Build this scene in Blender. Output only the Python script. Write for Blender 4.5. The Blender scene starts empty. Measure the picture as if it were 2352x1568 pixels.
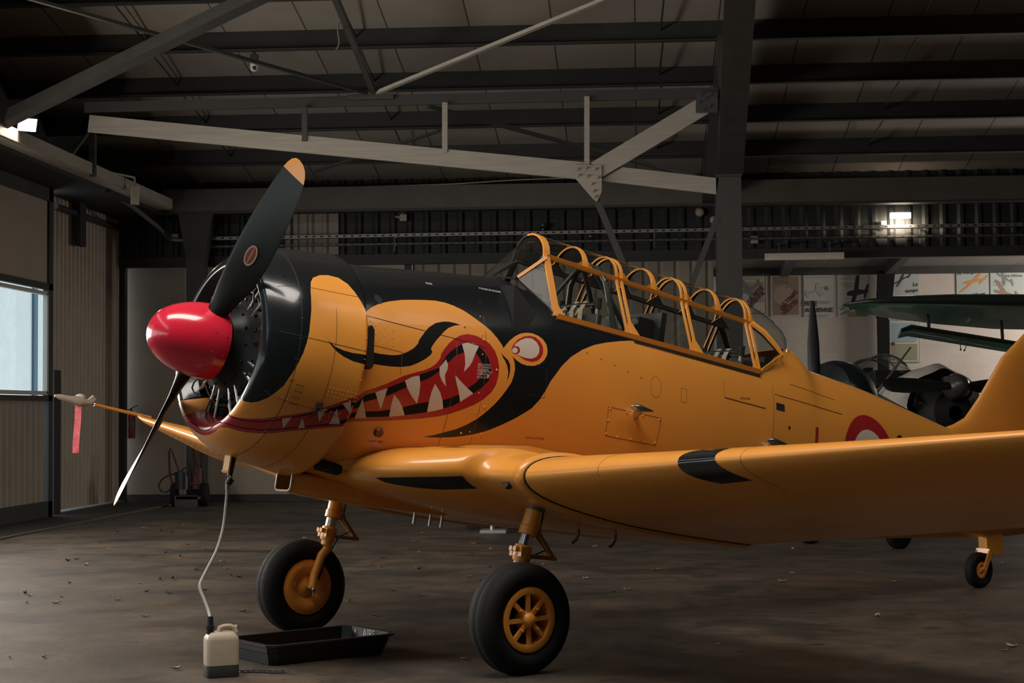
import bpy, bmesh, math, random
import numpy as np
from mathutils import Vector, Matrix
from mathutils.geometry import delaunay_2d_cdt
PI = math.pi
SC = bpy.context.scene
COL = SC.collection
random.seed(7)
# ------------------------------------------------------------------ camera
CAM_H, YAW, PITCH, ROLL, FPX = 1.600157, 0.0735055, 0.0407781, 0.0071013, 3938.054
def cam_axes():
    f = Vector((-math.sin(YAW)*math.cos(PITCH), math.cos(YAW)*math.cos(PITCH), math.sin(PITCH)))
    r = Vector((math.cos(YAW), math.sin(YAW), 0)); u = r.cross(f)
    c, s = math.cos(ROLL), math.sin(ROLL)
    return r*c-u*s, u*c+r*s, f
CR, CU, CF = cam_axes()
cd = bpy.data.cameras.new('camera'); cam = bpy.data.objects.new('camera', cd); COL.objects.link(cam)
cd.sensor_width = 36.0; cd.lens = FPX/2352*36.0; cd.clip_end = 300
cam.matrix_world = Matrix(((CR.x, CU.x, -CF.x, 0), (CR.y, CU.y, -CF.y, 0), (CR.z, CU.z, -CF.z, CAM_H), (0, 0, 0, 1)))
SC.camera = cam
# survey helpers: turn a sight line into a point on a wall plane or on the ground
def sight(px, py):
    return CF + CR*((px-1176)/FPX) - CU*((py-784)/FPX)
def atY(px, py, Y):
    d = sight(px, py); t = Y/d.y; return Vector((d.x*t, Y, CAM_H+d.z*t))
def atX(px, py, X):
    d = sight(px, py); t = X/d.x; return Vector((X, d.y*t, CAM_H+d.z*t))
def ground(px, py):
    d = sight(px, py); t = -CAM_H/d.z; return Vector((d.x*t, d.y*t, 0))
# ------------------------------------------------------------------ world, lights, exposure
SC.view_settings.view_transform = 'Standard'; SC.view_settings.look = 'None'
SC.view_settings.exposure = 0.0; SC.view_settings.gamma = 1.0; SC.view_settings.use_curve_mapping = False
W = bpy.data.worlds.new('sky'); SC.world = W; W.use_nodes = True
bg = W.node_tree.nodes['Background']; bg.inputs[0].default_value = (0.62, 0.70, 0.74, 1); bg.inputs[1].default_value = 2.4
def area(name, loc, target, sx, sy, watts, col):
    l = bpy.data.lights.new(name, 'AREA'); l.shape = 'RECTANGLE'; l.size = sx; l.size_y = sy
    l.energy = watts; l.color = col
    o = bpy.data.objects.new(name, l); COL.objects.link(o); o.location = loc
    o.rotation_euler = (Vector(target)-Vector(loc)).to_track_quat('-Z', 'Y').to_euler(); return o
# daylight: two translucent roof strips ahead of and beside the airplane, and the row of windows in the sliding doors on the left
area('roof_light_daylight', (-2.3, 7.8, 9.40), (-2.3, 7.9, 0), 7.5, 2.4, 830, (1.0, 0.93, 0.84))
area('roof_light_daylight_right', (6.5, 11.4, 8.85), (6.3, 11.5, 0), 4.2, 3.0, 70, (1.0, 0.93, 0.84))
area('door_window_daylight', (-8.95, 16.5, 2.62), (0, 16.6, 1.0), 10.0, 1.3, 620, (1.0, 0.92, 0.81))
area('door_window_daylight_front', (-8.95, 1.0, 2.62), (0, 1.0, 2.0), 19.0, 1.3, 70, (0.95, 0.95, 0.92))
area('annex_fill', (11.0, 31.6, 3.0), (4.0, 33.5, 2.6), 1.6, 2.4, 560, (1.0, 0.92, 0.84))  # added fill that brightens the poster wall; no window is built there
# ------------------------------------------------------------------ materials
MATS = {}
def mat(name, col, rough=0.5, metal=0.0, coat=0.0, var=0.0, vscale=6.0, bump=0.0, bscale=40.0, spec=0.5, emit=None, est=0.0, stretch=(1, 1, 1), var2=None):
    if name in MATS: return MATS[name]
    m = bpy.data.materials.new(name); m.use_nodes = True; nt = m.node_tree; b = nt.nodes['Principled BSDF']
    b.inputs['Base Color'].default_value = (*col, 1); b.inputs['Roughness'].default_value = rough
    b.inputs['Metallic'].default_value = metal; b.inputs['Coat Weight'].default_value = coat; b.inputs['Coat Roughness'].default_value = 0.06
    b.inputs['Specular IOR Level'].default_value = spec
    if emit:
        b.inputs['Emission Color'].default_value = (*emit, 1); b.inputs['Emission Strength'].default_value = est
    if var or bump:
        tc = nt.nodes.new('ShaderNodeTexCoord'); mp = nt.nodes.new('ShaderNodeMapping'); mp.inputs['Scale'].default_value = stretch
        nt.links.new(tc.outputs['Object'], mp.inputs['Vector'])
    if var:
        n = nt.nodes.new('ShaderNodeTexNoise'); n.inputs['Scale'].default_value = vscale; n.inputs['Detail'].default_value = 6; n.inputs['Roughness'].default_value = 0.6
        nt.links.new(mp.outputs[0], n.inputs['Vector'])
        r = nt.nodes.new('ShaderNodeValToRGB'); r.color_ramp.elements[0].position = 0.3; r.color_ramp.elements[1].position = 0.72
        lo = [c*(1-var) for c in col]; hi = var2 or [min(1, c*(1+var*0.6)) for c in col]
        r.color_ramp.elements[0].color = (*lo, 1); r.color_ramp.elements[1].color = (*hi, 1)
        nt.links.new(n.outputs['Fac'], r.inputs['Fac']); nt.links.new(r.outputs['Color'], b.inputs['Base Color'])
        mr = nt.nodes.new('ShaderNodeMapRange'); mr.inputs['To Min'].default_value = max(0.02, rough*0.85); mr.inputs['To Max'].default_value = min(1, rough*1.2)
        nt.links.new(n.outputs['Fac'], mr.inputs['Value']); nt.links.new(mr.outputs[0], b.inputs['Roughness'])
    if bump:
        n2 = nt.nodes.new('ShaderNodeTexNoise'); n2.inputs['Scale'].default_value = bscale; n2.inputs['Detail'].default_value = 5
        nt.links.new(mp.outputs[0], n2.inputs['Vector'])
        bp = nt.nodes.new('ShaderNodeBump'); bp.inputs['Strength'].default_value = bump; bp.inputs['Distance'].default_value = 0.01
        nt.links.new(n2.outputs['Fac'], bp.inputs['Height']); nt.links.new(bp.outputs[0], b.inputs['Normal'])
    MATS[name] = m; return m
def glass(name, tint=(0.9, 0.92, 0.9), f0=0.045, rough=0.02):
    """thin sheet: mostly clear, mirror-like towards grazing angles, the same from both sides"""
    m = bpy.data.materials.new(name); m.use_nodes = True; nt = m.node_tree; nt.nodes.clear(); N = nt.nodes.new; L = nt.links.new
    o = N('ShaderNodeOutputMaterial'); mx = N('ShaderNodeMixShader'); tr = N('ShaderNodeBsdfTransparent'); gl = N('ShaderNodeBsdfGlossy')
    lw = N('ShaderNodeLayerWeight'); lw.inputs['Blend'].default_value = 0.5; pw = N('ShaderNodeMath'); pw.operation = 'POWER'; pw.inputs[1].default_value = 4.0
    mr = N('ShaderNodeMapRange'); mr.inputs['To Min'].default_value = f0; mr.inputs['To Max'].default_value = 0.9
    tr.inputs[0].default_value = (*tint, 1); gl.inputs['Roughness'].default_value = rough
    L(lw.outputs['Facing'], pw.inputs[0]); L(pw.outputs[0], mr.inputs['Value']); L(mr.outputs[0], mx.inputs[0])
    L(tr.outputs[0], mx.inputs[1]); L(gl.outputs[0], mx.inputs[2]); L(mx.outputs[0], o.inputs[0]); MATS[name] = m; return m
YEL = mat('yellow_paint', (0.72, 0.285, 0.042), 0.34, coat=0.3, var=0.05, vscale=2.5, bump=0.02, bscale=5)
BLK = mat('black_paint', (0.008, 0.010, 0.0115), 0.2, coat=0.25, bump=0.03, bscale=6, spec=.3)
RED = mat('red_paint', (0.34, 0.014, 0.016), 0.32, coat=0.2)
WHT = mat('white_paint', (0.56, 0.48, 0.41), 0.4)
SPIN = mat('spinner_red', (0.66, 0.018, 0.045), 0.2, coat=0.5, bump=0.01, bscale=30)
BLADE = mat('blade_green_black', (0.006, 0.010, 0.007), 0.40, var=0.25, vscale=9, spec=.28)
RUB = mat('tyre_rubber', (0.007, 0.007, 0.007), 0.75, var=0.25, vscale=30, bump=0.1, bscale=120, spec=.25)
CHR = mat('chrome', (0.62, 0.62, 0.60), 0.2, metal=1.0)
ALU = mat('dull_aluminium', (0.45, 0.44, 0.42), 0.42, metal=1.0)
DKM = mat('dark_metal', (0.025, 0.026, 0.027), 0.42, metal=0.3)
SEAM = mat('seam_line', (0.10, 0.035, 0.006), 0.6)
SEAMK = mat('black_seam_line', (0.022, 0.024, 0.025), 0.5)
MBLK = mat('matt_black', (0.008, 0.008, 0.008), 0.8)
MTUBE = mat('dark_green_tube', (0.03, 0.035, 0.03), 0.4, metal=0.2)
OCH = mat('ochre_rod', (0.55, 0.26, 0.05), 0.35, metal=0.4)
WEB = mat('cream_webbing', (0.42, 0.35, 0.28), 0.8, var=0.2, vscale=40)
GLS = glass('canopy_glass', (0.86, 0.88, 0.86)); LENS = mat('lamp_lens', (0.006, 0.007, 0.008), 0.06, coat=1.0)
# ------------------------------------------------------------------ mesh helpers
ORG = (-2.7144227, 10.5184376, 2.0567569); ALPHA, HEAD = 0.1781849, 0.7305370
_ah = np.array([math.cos(HEAD), math.sin(HEAD), 0.0]); _port = np.array([math.sin(HEAD), -math.cos(HEAD), 0.0]); _z = np.array([0, 0, 1.0])
AX = _ah*math.cos(ALPHA)-_z*math.sin(ALPHA); AY = _port; AZ = _z*math.cos(ALPHA)+_ah*math.sin(ALPHA)
def ac(P):
    """airframe coordinates (aft, left, up; origin at the propeller hub) -> world"""
    P = np.atleast_2d(np.asarray(P, float)); return np.array(ORG)+P[:, [0]]*AX+P[:, [1]]*AY+P[:, [2]]*AZ
def frame_from(o, x, y, z):
    o, x, y, z = [np.array(v, float) for v in (o, x, y, z)]
    return lambda P: o+np.atleast_2d(P)[:, [0]]*x+np.atleast_2d(P)[:, [1]]*y+np.atleast_2d(P)[:, [2]]*z
def perp(d):
    d = Vector(d).normalized(); a = Vector((0, 0, 1)) if abs(d.z) < 0.9 else Vector((1, 0, 0))
    u = d.cross(a).normalized(); return u, d.cross(u).normalized()
class MB:
    def __init__(s, T=None): s.v = []; s.f = []; s.m = []; s.T = T
    def add(s, V, F, mi=0):
        o = len(s.v); s.v.extend([tuple(float(c) for c in q) for q in V])
        for f in F: s.f.append(tuple(o+i for i in f)); s.m.append(mi)
        return s
    def box(s, c, d, mi=0, R=None):
        P = [Vector((x*d[0]/2, y*d[1]/2, z*d[2]/2)) for x in (-1, 1) for y in (-1, 1) for z in (-1, 1)]
        if R is not None: P = [R @ q for q in P]
        c = Vector(c); return s.add([q+c for q in P], [(0, 1, 3, 2), (4, 6, 7, 5), (0, 4, 5, 1), (2, 3, 7, 6), (0, 2, 6, 4), (1, 5, 7, 3)], mi)
    def bar(s, a, b, w, h, up=None, mi=0):
        a, b = Vector(a), Vector(b); d = (b-a).normalized()
        if up is None: u, v = perp(d)
        else:
            u = d.cross(Vector(up)).normalized(); v = u.cross(d).normalized()
        P = [q+u*(x*w/2)+v*(y*h/2) for q in (a, b) for x, y in ((-1, -1), (1, -1), (1, 1), (-1, 1))]
        return s.add(P, [(0, 3, 2, 1), (4, 5, 6, 7), (0, 1, 5, 4), (1, 2, 6, 5), (2, 3, 7, 6), (3, 0, 4, 7)], mi)
    def tube(s, pts, r, n=10, mi=0, closed=False, caps=True, flat=None):
        pts = [Vector(q) for q in pts]; N = len(pts); R = r if hasattr(r, '__len__') else [r]*N
        u = None; V = []
        for i in range(N):
            d = (pts[(i+1) % N]-pts[i-1]) if closed else (pts[min(i+1, N-1)]-pts[max(i-1, 0)])
            d.normalize()
            if u is None: u, w = perp(d)
            else:
                u = (u-d*u.dot(d)).normalized(); w = d.cross(u)
            w = d.cross(u)
            for k in range(n):
                t = 2*PI*k/n; V.append(pts[i]+(u*math.cos(t)+w*math.sin(t))*R[i])
        F = []
        for i in range(N if closed else N-1):
            j = (i+1) % N
            for k in range(n):
                F.append((i*n+k, i*n+(k+1) % n, j*n+(k+1) % n, j*n+k))
        if caps and not closed:
            F.append(tuple(range(n))[::-1]); F.append(tuple((N-1)*n+k for k in range(n)))
        return s.add(V, F, mi)
    def cyl(s, a, b, r0, r1=None, n=16, mi=0, caps=True): return s.tube([a, b], [r0, r0 if r1 is None else r1], n, mi, caps=caps)
    def lathe(s, prof, o, d, n=32, mi=0, mis=None, close=False):
        """prof: (distance along d, radius)"""
        o, d = Vector(o), Vector(d).normalized(); u, w = perp(d); V = []; F = []
        for t, r in prof:
            for k in range(n):
                a = 2*PI*k/n; V.append(o+d*t+(u*math.cos(a)+w*math.sin(a))*max(r, 1e-5))
        M = len(prof)
        for i in range(M if close else M-1):
            j = (i+1) % M; mm = mis[i] if mis else mi
            s.add([], []); 
        base = len(s.v); s.v.extend([tuple(q) for q in V])
        for i in range(M if close else M-1):
            j = (i+1) % M; mm = mis[i] if mis else mi
            for k in range(n):
                s.f.append((base+i*n+k, base+i*n+(k+1) % n, base+j*n+(k+1) % n, base+j*n+k)); s.m.append(mm)
        return s
    def sphere(s, c, r, n=14, mi=0, sc=(1, 1, 1)):
        prof = [(-math.cos(PI*i/n)*r, math.sin(PI*i/n)*r) for i in range(n+1)]
        o = len(s.v); s.lathe(prof, (0, 0, 0), (0, 0, 1), n*2, mi)
        for i in range(o, len(s.v)): q = s.v[i]; s.v[i] = (q[0]*sc[0]+c[0], q[1]*sc[1]+c[1], q[2]*sc[2]+c[2])
        return s
    def loft(s, rings, mi=0, closed=True, caps=True):
        n = len(rings[0]); V = [q for r in rings for q in r]; F = []
        for i in range(len(rings)-1):
            for k in range(n if closed else n-1):
                F.append((i*n+k, i*n+(k+1) % n, (i+1)*n+(k+1) % n, (i+1)*n+k))
        if caps and closed: F.append(tuple(range(n))[::-1]); F.append(tuple((len(rings)-1)*n+k for k in range(n)))
        return s.add(V, F, mi)
    def prism(s, poly, o, ux, uy, depth, mi=0, mi_side=None):
        """flat outline (2-D) in the plane o,ux,uy pushed back by depth along ux x uy"""
        o, ux, uy = Vector(o), Vector(ux).normalized(), Vector(uy).normalized(); nn = ux.cross(uy); n = len(poly)
        V = [o+ux*x+uy*y for x, y in poly]+[o+ux*x+uy*y-nn*depth for x, y in poly]
        s.add(V, [tuple(range(n)), tuple(range(2*n-1, n-1, -1))], mi)
        o2 = len(s.v)-2*n
        for i in range(n):
            s.f.append((o2+i, o2+n+i, o2+n+(i+1) % n, o2+(i+1) % n)); s.m.append(mi if mi_side is None else mi_side)
        return s
    def build(s, name, mats, parent=None, smooth=True, angle=38, recalc=True, normals=None):
        V = np.array(s.v, float).reshape(-1, 3)
        if s.T is not None: V = s.T(V)
        if parent is not None: V = V-np.array(wloc(parent))
        me = bpy.data.meshes.new(name); me.from_pydata(V.tolist(), [], s.f)
        for q in (mats if isinstance(mats, (list, tuple)) else [mats]): me.materials.append(q)
        me.polygons.foreach_set('material_index', s.m); me.update()
        if recalc:
            bm = bmesh.new(); bm.from_mesh(me); bmesh.ops.recalc_face_normals(bm, faces=bm.faces[:]); bm.to_mesh(me); bm.free()
        if smooth:
            me.polygons.foreach_set('use_smooth', [True]*len(me.polygons)); me.set_sharp_from_angle(angle=math.radians(angle))
        me.validate(clean_customdata=False)
        if normals is not None:
            me.polygons.foreach_set('use_smooth', [True]*len(me.polygons)); me.normals_split_custom_set_from_vertices(normals)
        o = bpy.data.objects.new(name, me); COL.objects.link(o)
        if parent is not None: o.parent = parent
        return o
def wloc(o):
    l = Vector((0, 0, 0))
    while o is not None: l = l+o.location; o = o.parent
    return l
def tag(o, label=None, cat=None, group=None, kind=None):
    if label: o['label'] = label
    if cat: o['category'] = cat
    if group: o['group'] = group
    if kind: o['kind'] = kind
    return o
def thing(name, label, cat, loc=(0, 0, 0), group=None):
    o = bpy.data.objects.new(name, None); COL.objects.link(o); o.location = loc; o.empty_display_size = 0.2
    return tag(o, label, cat, group)
def struct(o): o['kind'] = 'structure'; return o
_txt = {}
def text2d(body, size=1.0, shear=0.0, thick=0.0):
    """outline of a line of lettering as flat triangles, left-bottom at the origin"""
    k = (body, shear, thick)
    if k not in _txt:
        c = bpy.data.curves.new('lettering', 'FONT'); c.body = body; c.size = 1.0; c.shear = shear; c.offset = thick; c.resolution_u = 3
        o = bpy.data.objects.new('lettering', c); COL.objects.link(o); bpy.context.view_layer.update()
        me = bpy.data.meshes.new_from_object(o.evaluated_get(bpy.context.evaluated_depsgraph_get()))
        V = np.array([v.co[:2] for v in me.vertices]); F = [tuple(p.vertices) for p in me.polygons]
        bpy.data.objects.remove(o); bpy.data.curves.remove(c); bpy.data.meshes.remove(me)
        V = V-V.min(0); _txt[k] = (V, F)
    V, F = _txt[k]; return V*size, F
# ------------------------------------------------------------------ building: floor, walls, roof
XH, XD, YB, YE, YP, YT = -8.2, -9.2, 30.9, 29.9, 33.5, 23.3
def floor_mat():
    m = bpy.data.materials.new('worn_concrete'); m.use_nodes = True; nt = m.node_tree; b = nt.nodes['Principled BSDF']; N = nt.nodes.new; L = nt.links.new
    tc = N('ShaderNodeTexCoord')
    def noise(s, d=8, r=0.62, sc=(1, 1, 1), dist=0.0):
        mp = N('ShaderNodeMapping'); mp.inputs['Scale'].default_value = sc; L(tc.outputs['Object'], mp.inputs[0])
        n = N('ShaderNodeTexNoise'); n.inputs['Scale'].default_value = s; n.inputs['Detail'].default_value = d; n.inputs['Roughness'].default_value = r; n.inputs['Distortion'].default_value = dist
        L(mp.outputs[0], n.inputs['Vector']); return n
    def ramp(src, *el):
        r = N('ShaderNodeValToRGB'); e = r.color_ramp.elements
        while len(e) < len(el): e.new(0.5)
        for q, (p, c) in zip(e, el): q.position = p; q.color = (*c, 1)
        L(src, r.inputs['Fac']); return r
    def mul(a, b_, f=1.0):
        x = N('ShaderNodeMix'); x.data_type = 'RGBA'; x.blend_type = 'MULTIPLY'; x.inputs['Factor'].default_value = f
        L(a, x.inputs['A']); L(b_, x.inputs['B']); return x.outputs['Result']
    base = ramp(noise(0.55, 10, 0.68).outputs['Fac'], (0.30, (0.023, 0.0155, 0.0098)), (0.5, (0.050, 0.035, 0.0225)), (0.72, (0.100, 0.071, 0.047)))
    blot = ramp(noise(0.9, 4, 0.5, (1, 1, 1), 0.6).outputs['Fac'], (0.40, (1, 1, 1)), (0.54, (1, 1, 1)), (0.60, (0.55, 0.53, 0.51)), (0.70, (0.34, 0.32, 0.31)))
    spot = ramp(noise(5.5, 3, 0.5).outputs['Fac'], (0.0, (1, 1, 1)), (0.62, (1, 1, 1)), (0.68, (0.50, 0.47, 0.45)), (0.8, (0.35, 0.33, 0.32)))
    mott = ramp(noise(2.4, 9, 0.72, (1, 1, 1), 0.4).outputs['Fac'], (0.34, (0.52, 0.50, 0.49)), (0.5, (1, 1, 1)), (0.66, (1.3, 1.26, 1.2)))
    fine = ramp(noise(45, 5, 0.7).outputs['Fac'], (0.3, (0.72, 0.72, 0.72)), (0.7, (1.15, 1.15, 1.15)))
    rust = ramp(noise(0.35, 3, 0.5).outputs['Fac'], (0.56, (1, 1, 1)), (0.70, (1.15, 0.92, 0.80)))
    c = mul(mul(mul(mul(mul(base.outputs[0], blot.outputs[0]), spot.outputs[0]), fine.outputs[0], 0.8), rust.outputs[0]), mott.outputs[0])
    L(c, b.inputs['Base Color'])
    rr = ramp(noise(1.3, 6, 0.6).outputs['Fac'], (0.3, (0.48,)*3), (0.7, (0.75,)*3)); L(rr.outputs[0], b.inputs['Roughness'])
    bp = N('ShaderNodeBump'); bp.inputs['Strength'].default_value = 0.25; bp.inputs['Distance'].default_value = 0.01
    L(noise(28, 6, 0.65).outputs['Fac'], bp.inputs['Height']); L(bp.outputs[0], b.inputs['Normal']); return m
def sheet_mat(name, col, line, w, h, mort=0.008, rough=0.7, offset=0.0, axes='XY', var=0.12):
    """painted sheets with thin joints, built on the brick texture"""
    m = bpy.data.materials.new(name); m.use_nodes = True; nt = m.node_tree; b = nt.nodes['Principled BSDF']; N = nt.nodes.new; L = nt.links.new
    tc = N('ShaderNodeTexCoord'); sp = N('ShaderNodeSeparateXYZ'); cb = N('ShaderNodeCombineXYZ'); L(tc.outputs['Object'], sp.inputs[0])
    L(sp.outputs[axes[0]], cb.inputs[0]); L(sp.outputs[axes[1]], cb.inputs[1])
    br = N('ShaderNodeTexBrick'); br.offset = offset; br.inputs['Scale'].default_value = 1.0; br.inputs['Brick Width'].default_value = w; br.inputs['Row Height'].default_value = h
    br.inputs['Mortar Size'].default_value = mort; br.inputs['Mortar Smooth'].default_value = 0.2
    br.inputs['Color1'].default_value = (*col, 1); br.inputs['Color2'].default_value = (*[c*(1-var) for c in col], 1); br.inputs['Mortar'].default_value = (*line, 1)
    L(cb.outputs[0], br.inputs['Vector'])
    n = N('ShaderNodeTexNoise'); n.inputs['Scale'].default_value = 1.7; n.inputs['Detail'].default_value = 6; L(tc.outputs['Object'], n.inputs['Vector'])
    r = N('ShaderNodeValToRGB'); r.color_ramp.elements[0].color = (0.72, 0.70, 0.68, 1); r.color_ramp.elements[1].color = (1.1, 1.1, 1.1, 1); L(n.outputs['Fac'], r.inputs['Fac'])
    x = N('ShaderNodeMix'); x.data_type = 'RGBA'; x.blend_type = 'MULTIPLY'; x.inputs['Factor'].default_value = 0.8; L(br.outputs['Color'], x.inputs['A']); L(r.outputs[0], x.inputs['B'])
    L(x.outputs['Result'], b.inputs['Base Color']); b.inputs['Roughness'].default_value = rough; return m
CEIL = sheet_mat('roof_lining', (0.27, 0.238, 0.20), (0.06, 0.05, 0.04), 1.15, 400, 0.012)
BLOCK = sheet_mat('painted_blockwork', (0.42, 0.37, 0.325), (0.37, 0.325, 0.285), 0.50, 0.20, 0.006, 0.85, 0.5, 'XZ', 0.05)
PANEL = mat('cream_wall_panel', (0.29, 0.235, 0.185), 0.75, var=0.12, vscale=1.5)
PANELW = mat('white_wall_panel', (0.40, 0.34, 0.28), 0.75, var=0.12, vscale=1.5)
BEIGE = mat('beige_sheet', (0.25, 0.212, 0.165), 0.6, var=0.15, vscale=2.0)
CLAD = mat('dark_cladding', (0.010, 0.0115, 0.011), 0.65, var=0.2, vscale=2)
STEEL = mat('dark_painted_steel', (0.024, 0.0235, 0.021), 0.6, var=0.25, vscale=3)
STEELM = mat('grey_painted_steel', (0.036, 0.033, 0.029), 0.6, var=0.2, vscale=3)
STEELL = mat('light_grey_steel', (0.30, 0.268, 0.225), 0.6, var=0.18, vscale=4, stretch=(0.4, 1, 6))
FRAMEW = mat('white_window_frame', (0.42, 0.41, 0.38), 0.5)
nt_ = [0]
def trim(mb, m, parent=None):
    nt_[0] += 1; return struct(mb.build('trim_%d' % nt_[0], m, smooth=False))
f = MB(); f.box((2.5, 13, -0.15), (27, 52, 0.3)); struct(f.build('floor', floor_mat(), smooth=False))
zc = lambda Y: 5.93+0.169*(29.7-Y)
def roof(y0, y1, x0=-9.6, x1=13, m=None):
    m = m or MB(); m.add([(x0, y0, zc(y0)), (x1, y0, zc(y0)), (x1, y1, zc(y1)), (x0, y1, zc(y1))]+[(x0, y0, zc(y0)+.1), (x1, y0, zc(y0)+.1), (x1, y1, zc(y1)+.1), (x0, y1, zc(y1)+.1)],
        [(0, 1, 2, 3), (7, 6, 5, 4), (0, 4, 5, 1), (1, 5, 6, 2), (2, 6, 7, 3), (3, 7, 4, 0)])
    return m
struct(roof(13.1, 31.2).build('ceiling', CEIL, smooth=False))
m = roof(-9.0, 6.4); roof(6.4, 9.2, -9.6, -6.2, m); roof(6.4, 9.2, 1.6, 13, m); roof(9.2, 13.1, -9.6, 4.2, m); roof(9.2, 13.1, 8.8, 13, m); struct(m.build('ceiling_front', CEIL, smooth=False))
def ribbed(p0, p1, z0, z1, pitch, depth, n, fr=0.55):
    """trapezoidal sheet standing between two plan points; ribs stick out along n"""
    p0, p1, n = Vector(p0), Vector(p1), Vector(n); L = (p1-p0).length; d = (p1-p0).normalized(); pl = []; t = 0.0
    while t < L:
        for q, o in ((0, 0), (fr*pitch, 0), (fr*pitch+0.16*pitch, 1), (pitch-0.16*pitch, 1)):
            if t+q <= L: pl.append((t+q, o))
        t += pitch
    pl.append((L, 0)); V = []
    for q, o in pl:
        a = p0+d*q+n*(depth*o); V += [(a.x, a.y, z0), (a.x, a.y, z1)]
    F = [(2*i, 2*i+2, 2*i+3, 2*i+1) for i in range(len(pl)-1)]
    return MB().add(V, F)
def slab(x0, x1, y0, y1, z0, z1): return MB().box(((x0+x1)/2, (y0+y1)/2, (z0+z1)/2), (x1-x0, y1-y0, z1-z0))
# back wall: plain panels on the left, ribbed sheets behind the cockpit, dark cladding above
xa, xb, xc_, xd = atY(424, 800, YB).x, atY(930, 590, YB).x, atY(946, 590, YB).x, 1.36
ztop = atY(640, 594, YB).z
struct(slab(-10.4, xa, YB, YB+0.1, 0.12, ztop).build('wall_back', PANEL, smooth=False))
struct(slab(xa, xb, YB, YB+0.1, 0.12, ztop).build('wall_back_middle', PANELW, smooth=False))
struct(ribbed((xc_, YB+.05, 0), (xd, YB+.05, 0), 0.1, ztop, 0.285, 0.035, (0, 1, 0), 0.62).build('wall_back_ribbed', BEIGE, smooth=False))
trim(slab(xb, xc_, YB-0.06, YB+.04, 0, ztop), STEEL)
trim(slab(-10.4, xd, YB-0.03, YB+.1, 0, 0.13), STEEL)
b0 = atY(640, 580, YE).z
trim(slab(-10.4, 13, YE+.55, YE+.75, b0-0.18, b0), STEEL)                                     # dark band under the cable trays
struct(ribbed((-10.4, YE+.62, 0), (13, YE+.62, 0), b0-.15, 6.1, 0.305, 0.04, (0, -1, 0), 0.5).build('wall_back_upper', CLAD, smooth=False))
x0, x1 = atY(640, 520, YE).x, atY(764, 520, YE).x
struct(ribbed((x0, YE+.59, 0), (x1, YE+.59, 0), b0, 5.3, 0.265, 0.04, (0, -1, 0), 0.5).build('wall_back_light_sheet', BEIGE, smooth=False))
ze0, ze1 = atY(1000, 481, YE).z, atY(1000, 425, YE).z
trim(slab(atY(372, 470, YE).x, 13, YE, YE+.18, ze0, ze1), mat('eaves_steel', (.085, .074, .062), .6, var=.2, vscale=2))                             # eaves beam
trim(slab(atY(372, 470, YE).x, 13, YE-.06, YE+.24, ze0-.015, ze0+.015), STEELM)
# annex beyond the back line on the right: block wall with posters, low dark roof
struct(slab(1.2, 13, YP, YP+.2, 0, atY(1860, 622, YP).z).build('wall_right_annex', BLOCK, smooth=False))
zr = atY(1860, 572, YE+.7).z; zp = atY(1860, 624, YP).z
a = MB(); a.add([(1.3, YE+.7, zr), (13, YE+.7, zr), (13, YP+.2, zp+.06), (1.3, YP+.2, zp+.06), (1.3, YE+.7, zr+.08), (13, YE+.7, zr+.08), (13, YP+.2, zp+.14), (1.3, YP+.2, zp+.14)],
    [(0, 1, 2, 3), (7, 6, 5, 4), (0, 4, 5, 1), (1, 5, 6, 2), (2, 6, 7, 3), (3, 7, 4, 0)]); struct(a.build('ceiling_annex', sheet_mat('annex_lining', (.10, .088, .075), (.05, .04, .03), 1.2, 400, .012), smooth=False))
trim(slab(1.3, 13, YP-.12, YP+.02, zp-.07, zp+.08), STEEL)
for px in (1800, 2040):
    q = atY(px, 600, YP-.3); trim(MB().bar((q.x, YE+.8, zr-.06), (q.x+.02, YP-.05, zp-.02), .16, .14, (0, 0, 1)), STEEL)
q0 = atY(2012, 700, YP-.2); q1 = atY(2046, 700, YP-.2)
PBK = mat('post_black', (.004, .0045, .004), .8, spec=.2); trim(slab(q0.x+.03, q1.x-.05, YP-.22, YP-.06, 0, zp-.4), PBK)                      # dark annex post
trim(MB().prism([(-.02, -.9), (.24, -.9), (.34, 0), (.02, 0)], (q0.x+.03, YP-.24, zp-.02), (1, 0, 0), (0, 0, 1), .16), PBK)
# roof purlins (Z sections) and their tie rods
PY = [29.05, 27.6, 26.1, 24.6, 23.05, 21.5]
PY = [28.7, 27.0, 25.3, 23.6, 21.9, 20.2, 18.5]
for y in PY:
    z = zc(y); m = MB(); m.box((1.7, y, z-.14), (22.6, .05, .28)); m.box((1.7, y-.06, z-.275), (22.6, .11, .02)); m.box((1.7, y+.05, z-.01), (22.6, .1, .02)); trim(m, STEEL)
for X in (3.85, -3.9, 0.35, -6.9):
    m = MB()
    for i in range(len(PY)-1): m.cyl((X, PY[i]+.02, zc(PY[i])-.12), (X+.04, PY[i+1]-.02, zc(PY[i+1])-.22), .014, n=6)
    trim(m, STEEL)
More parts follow.
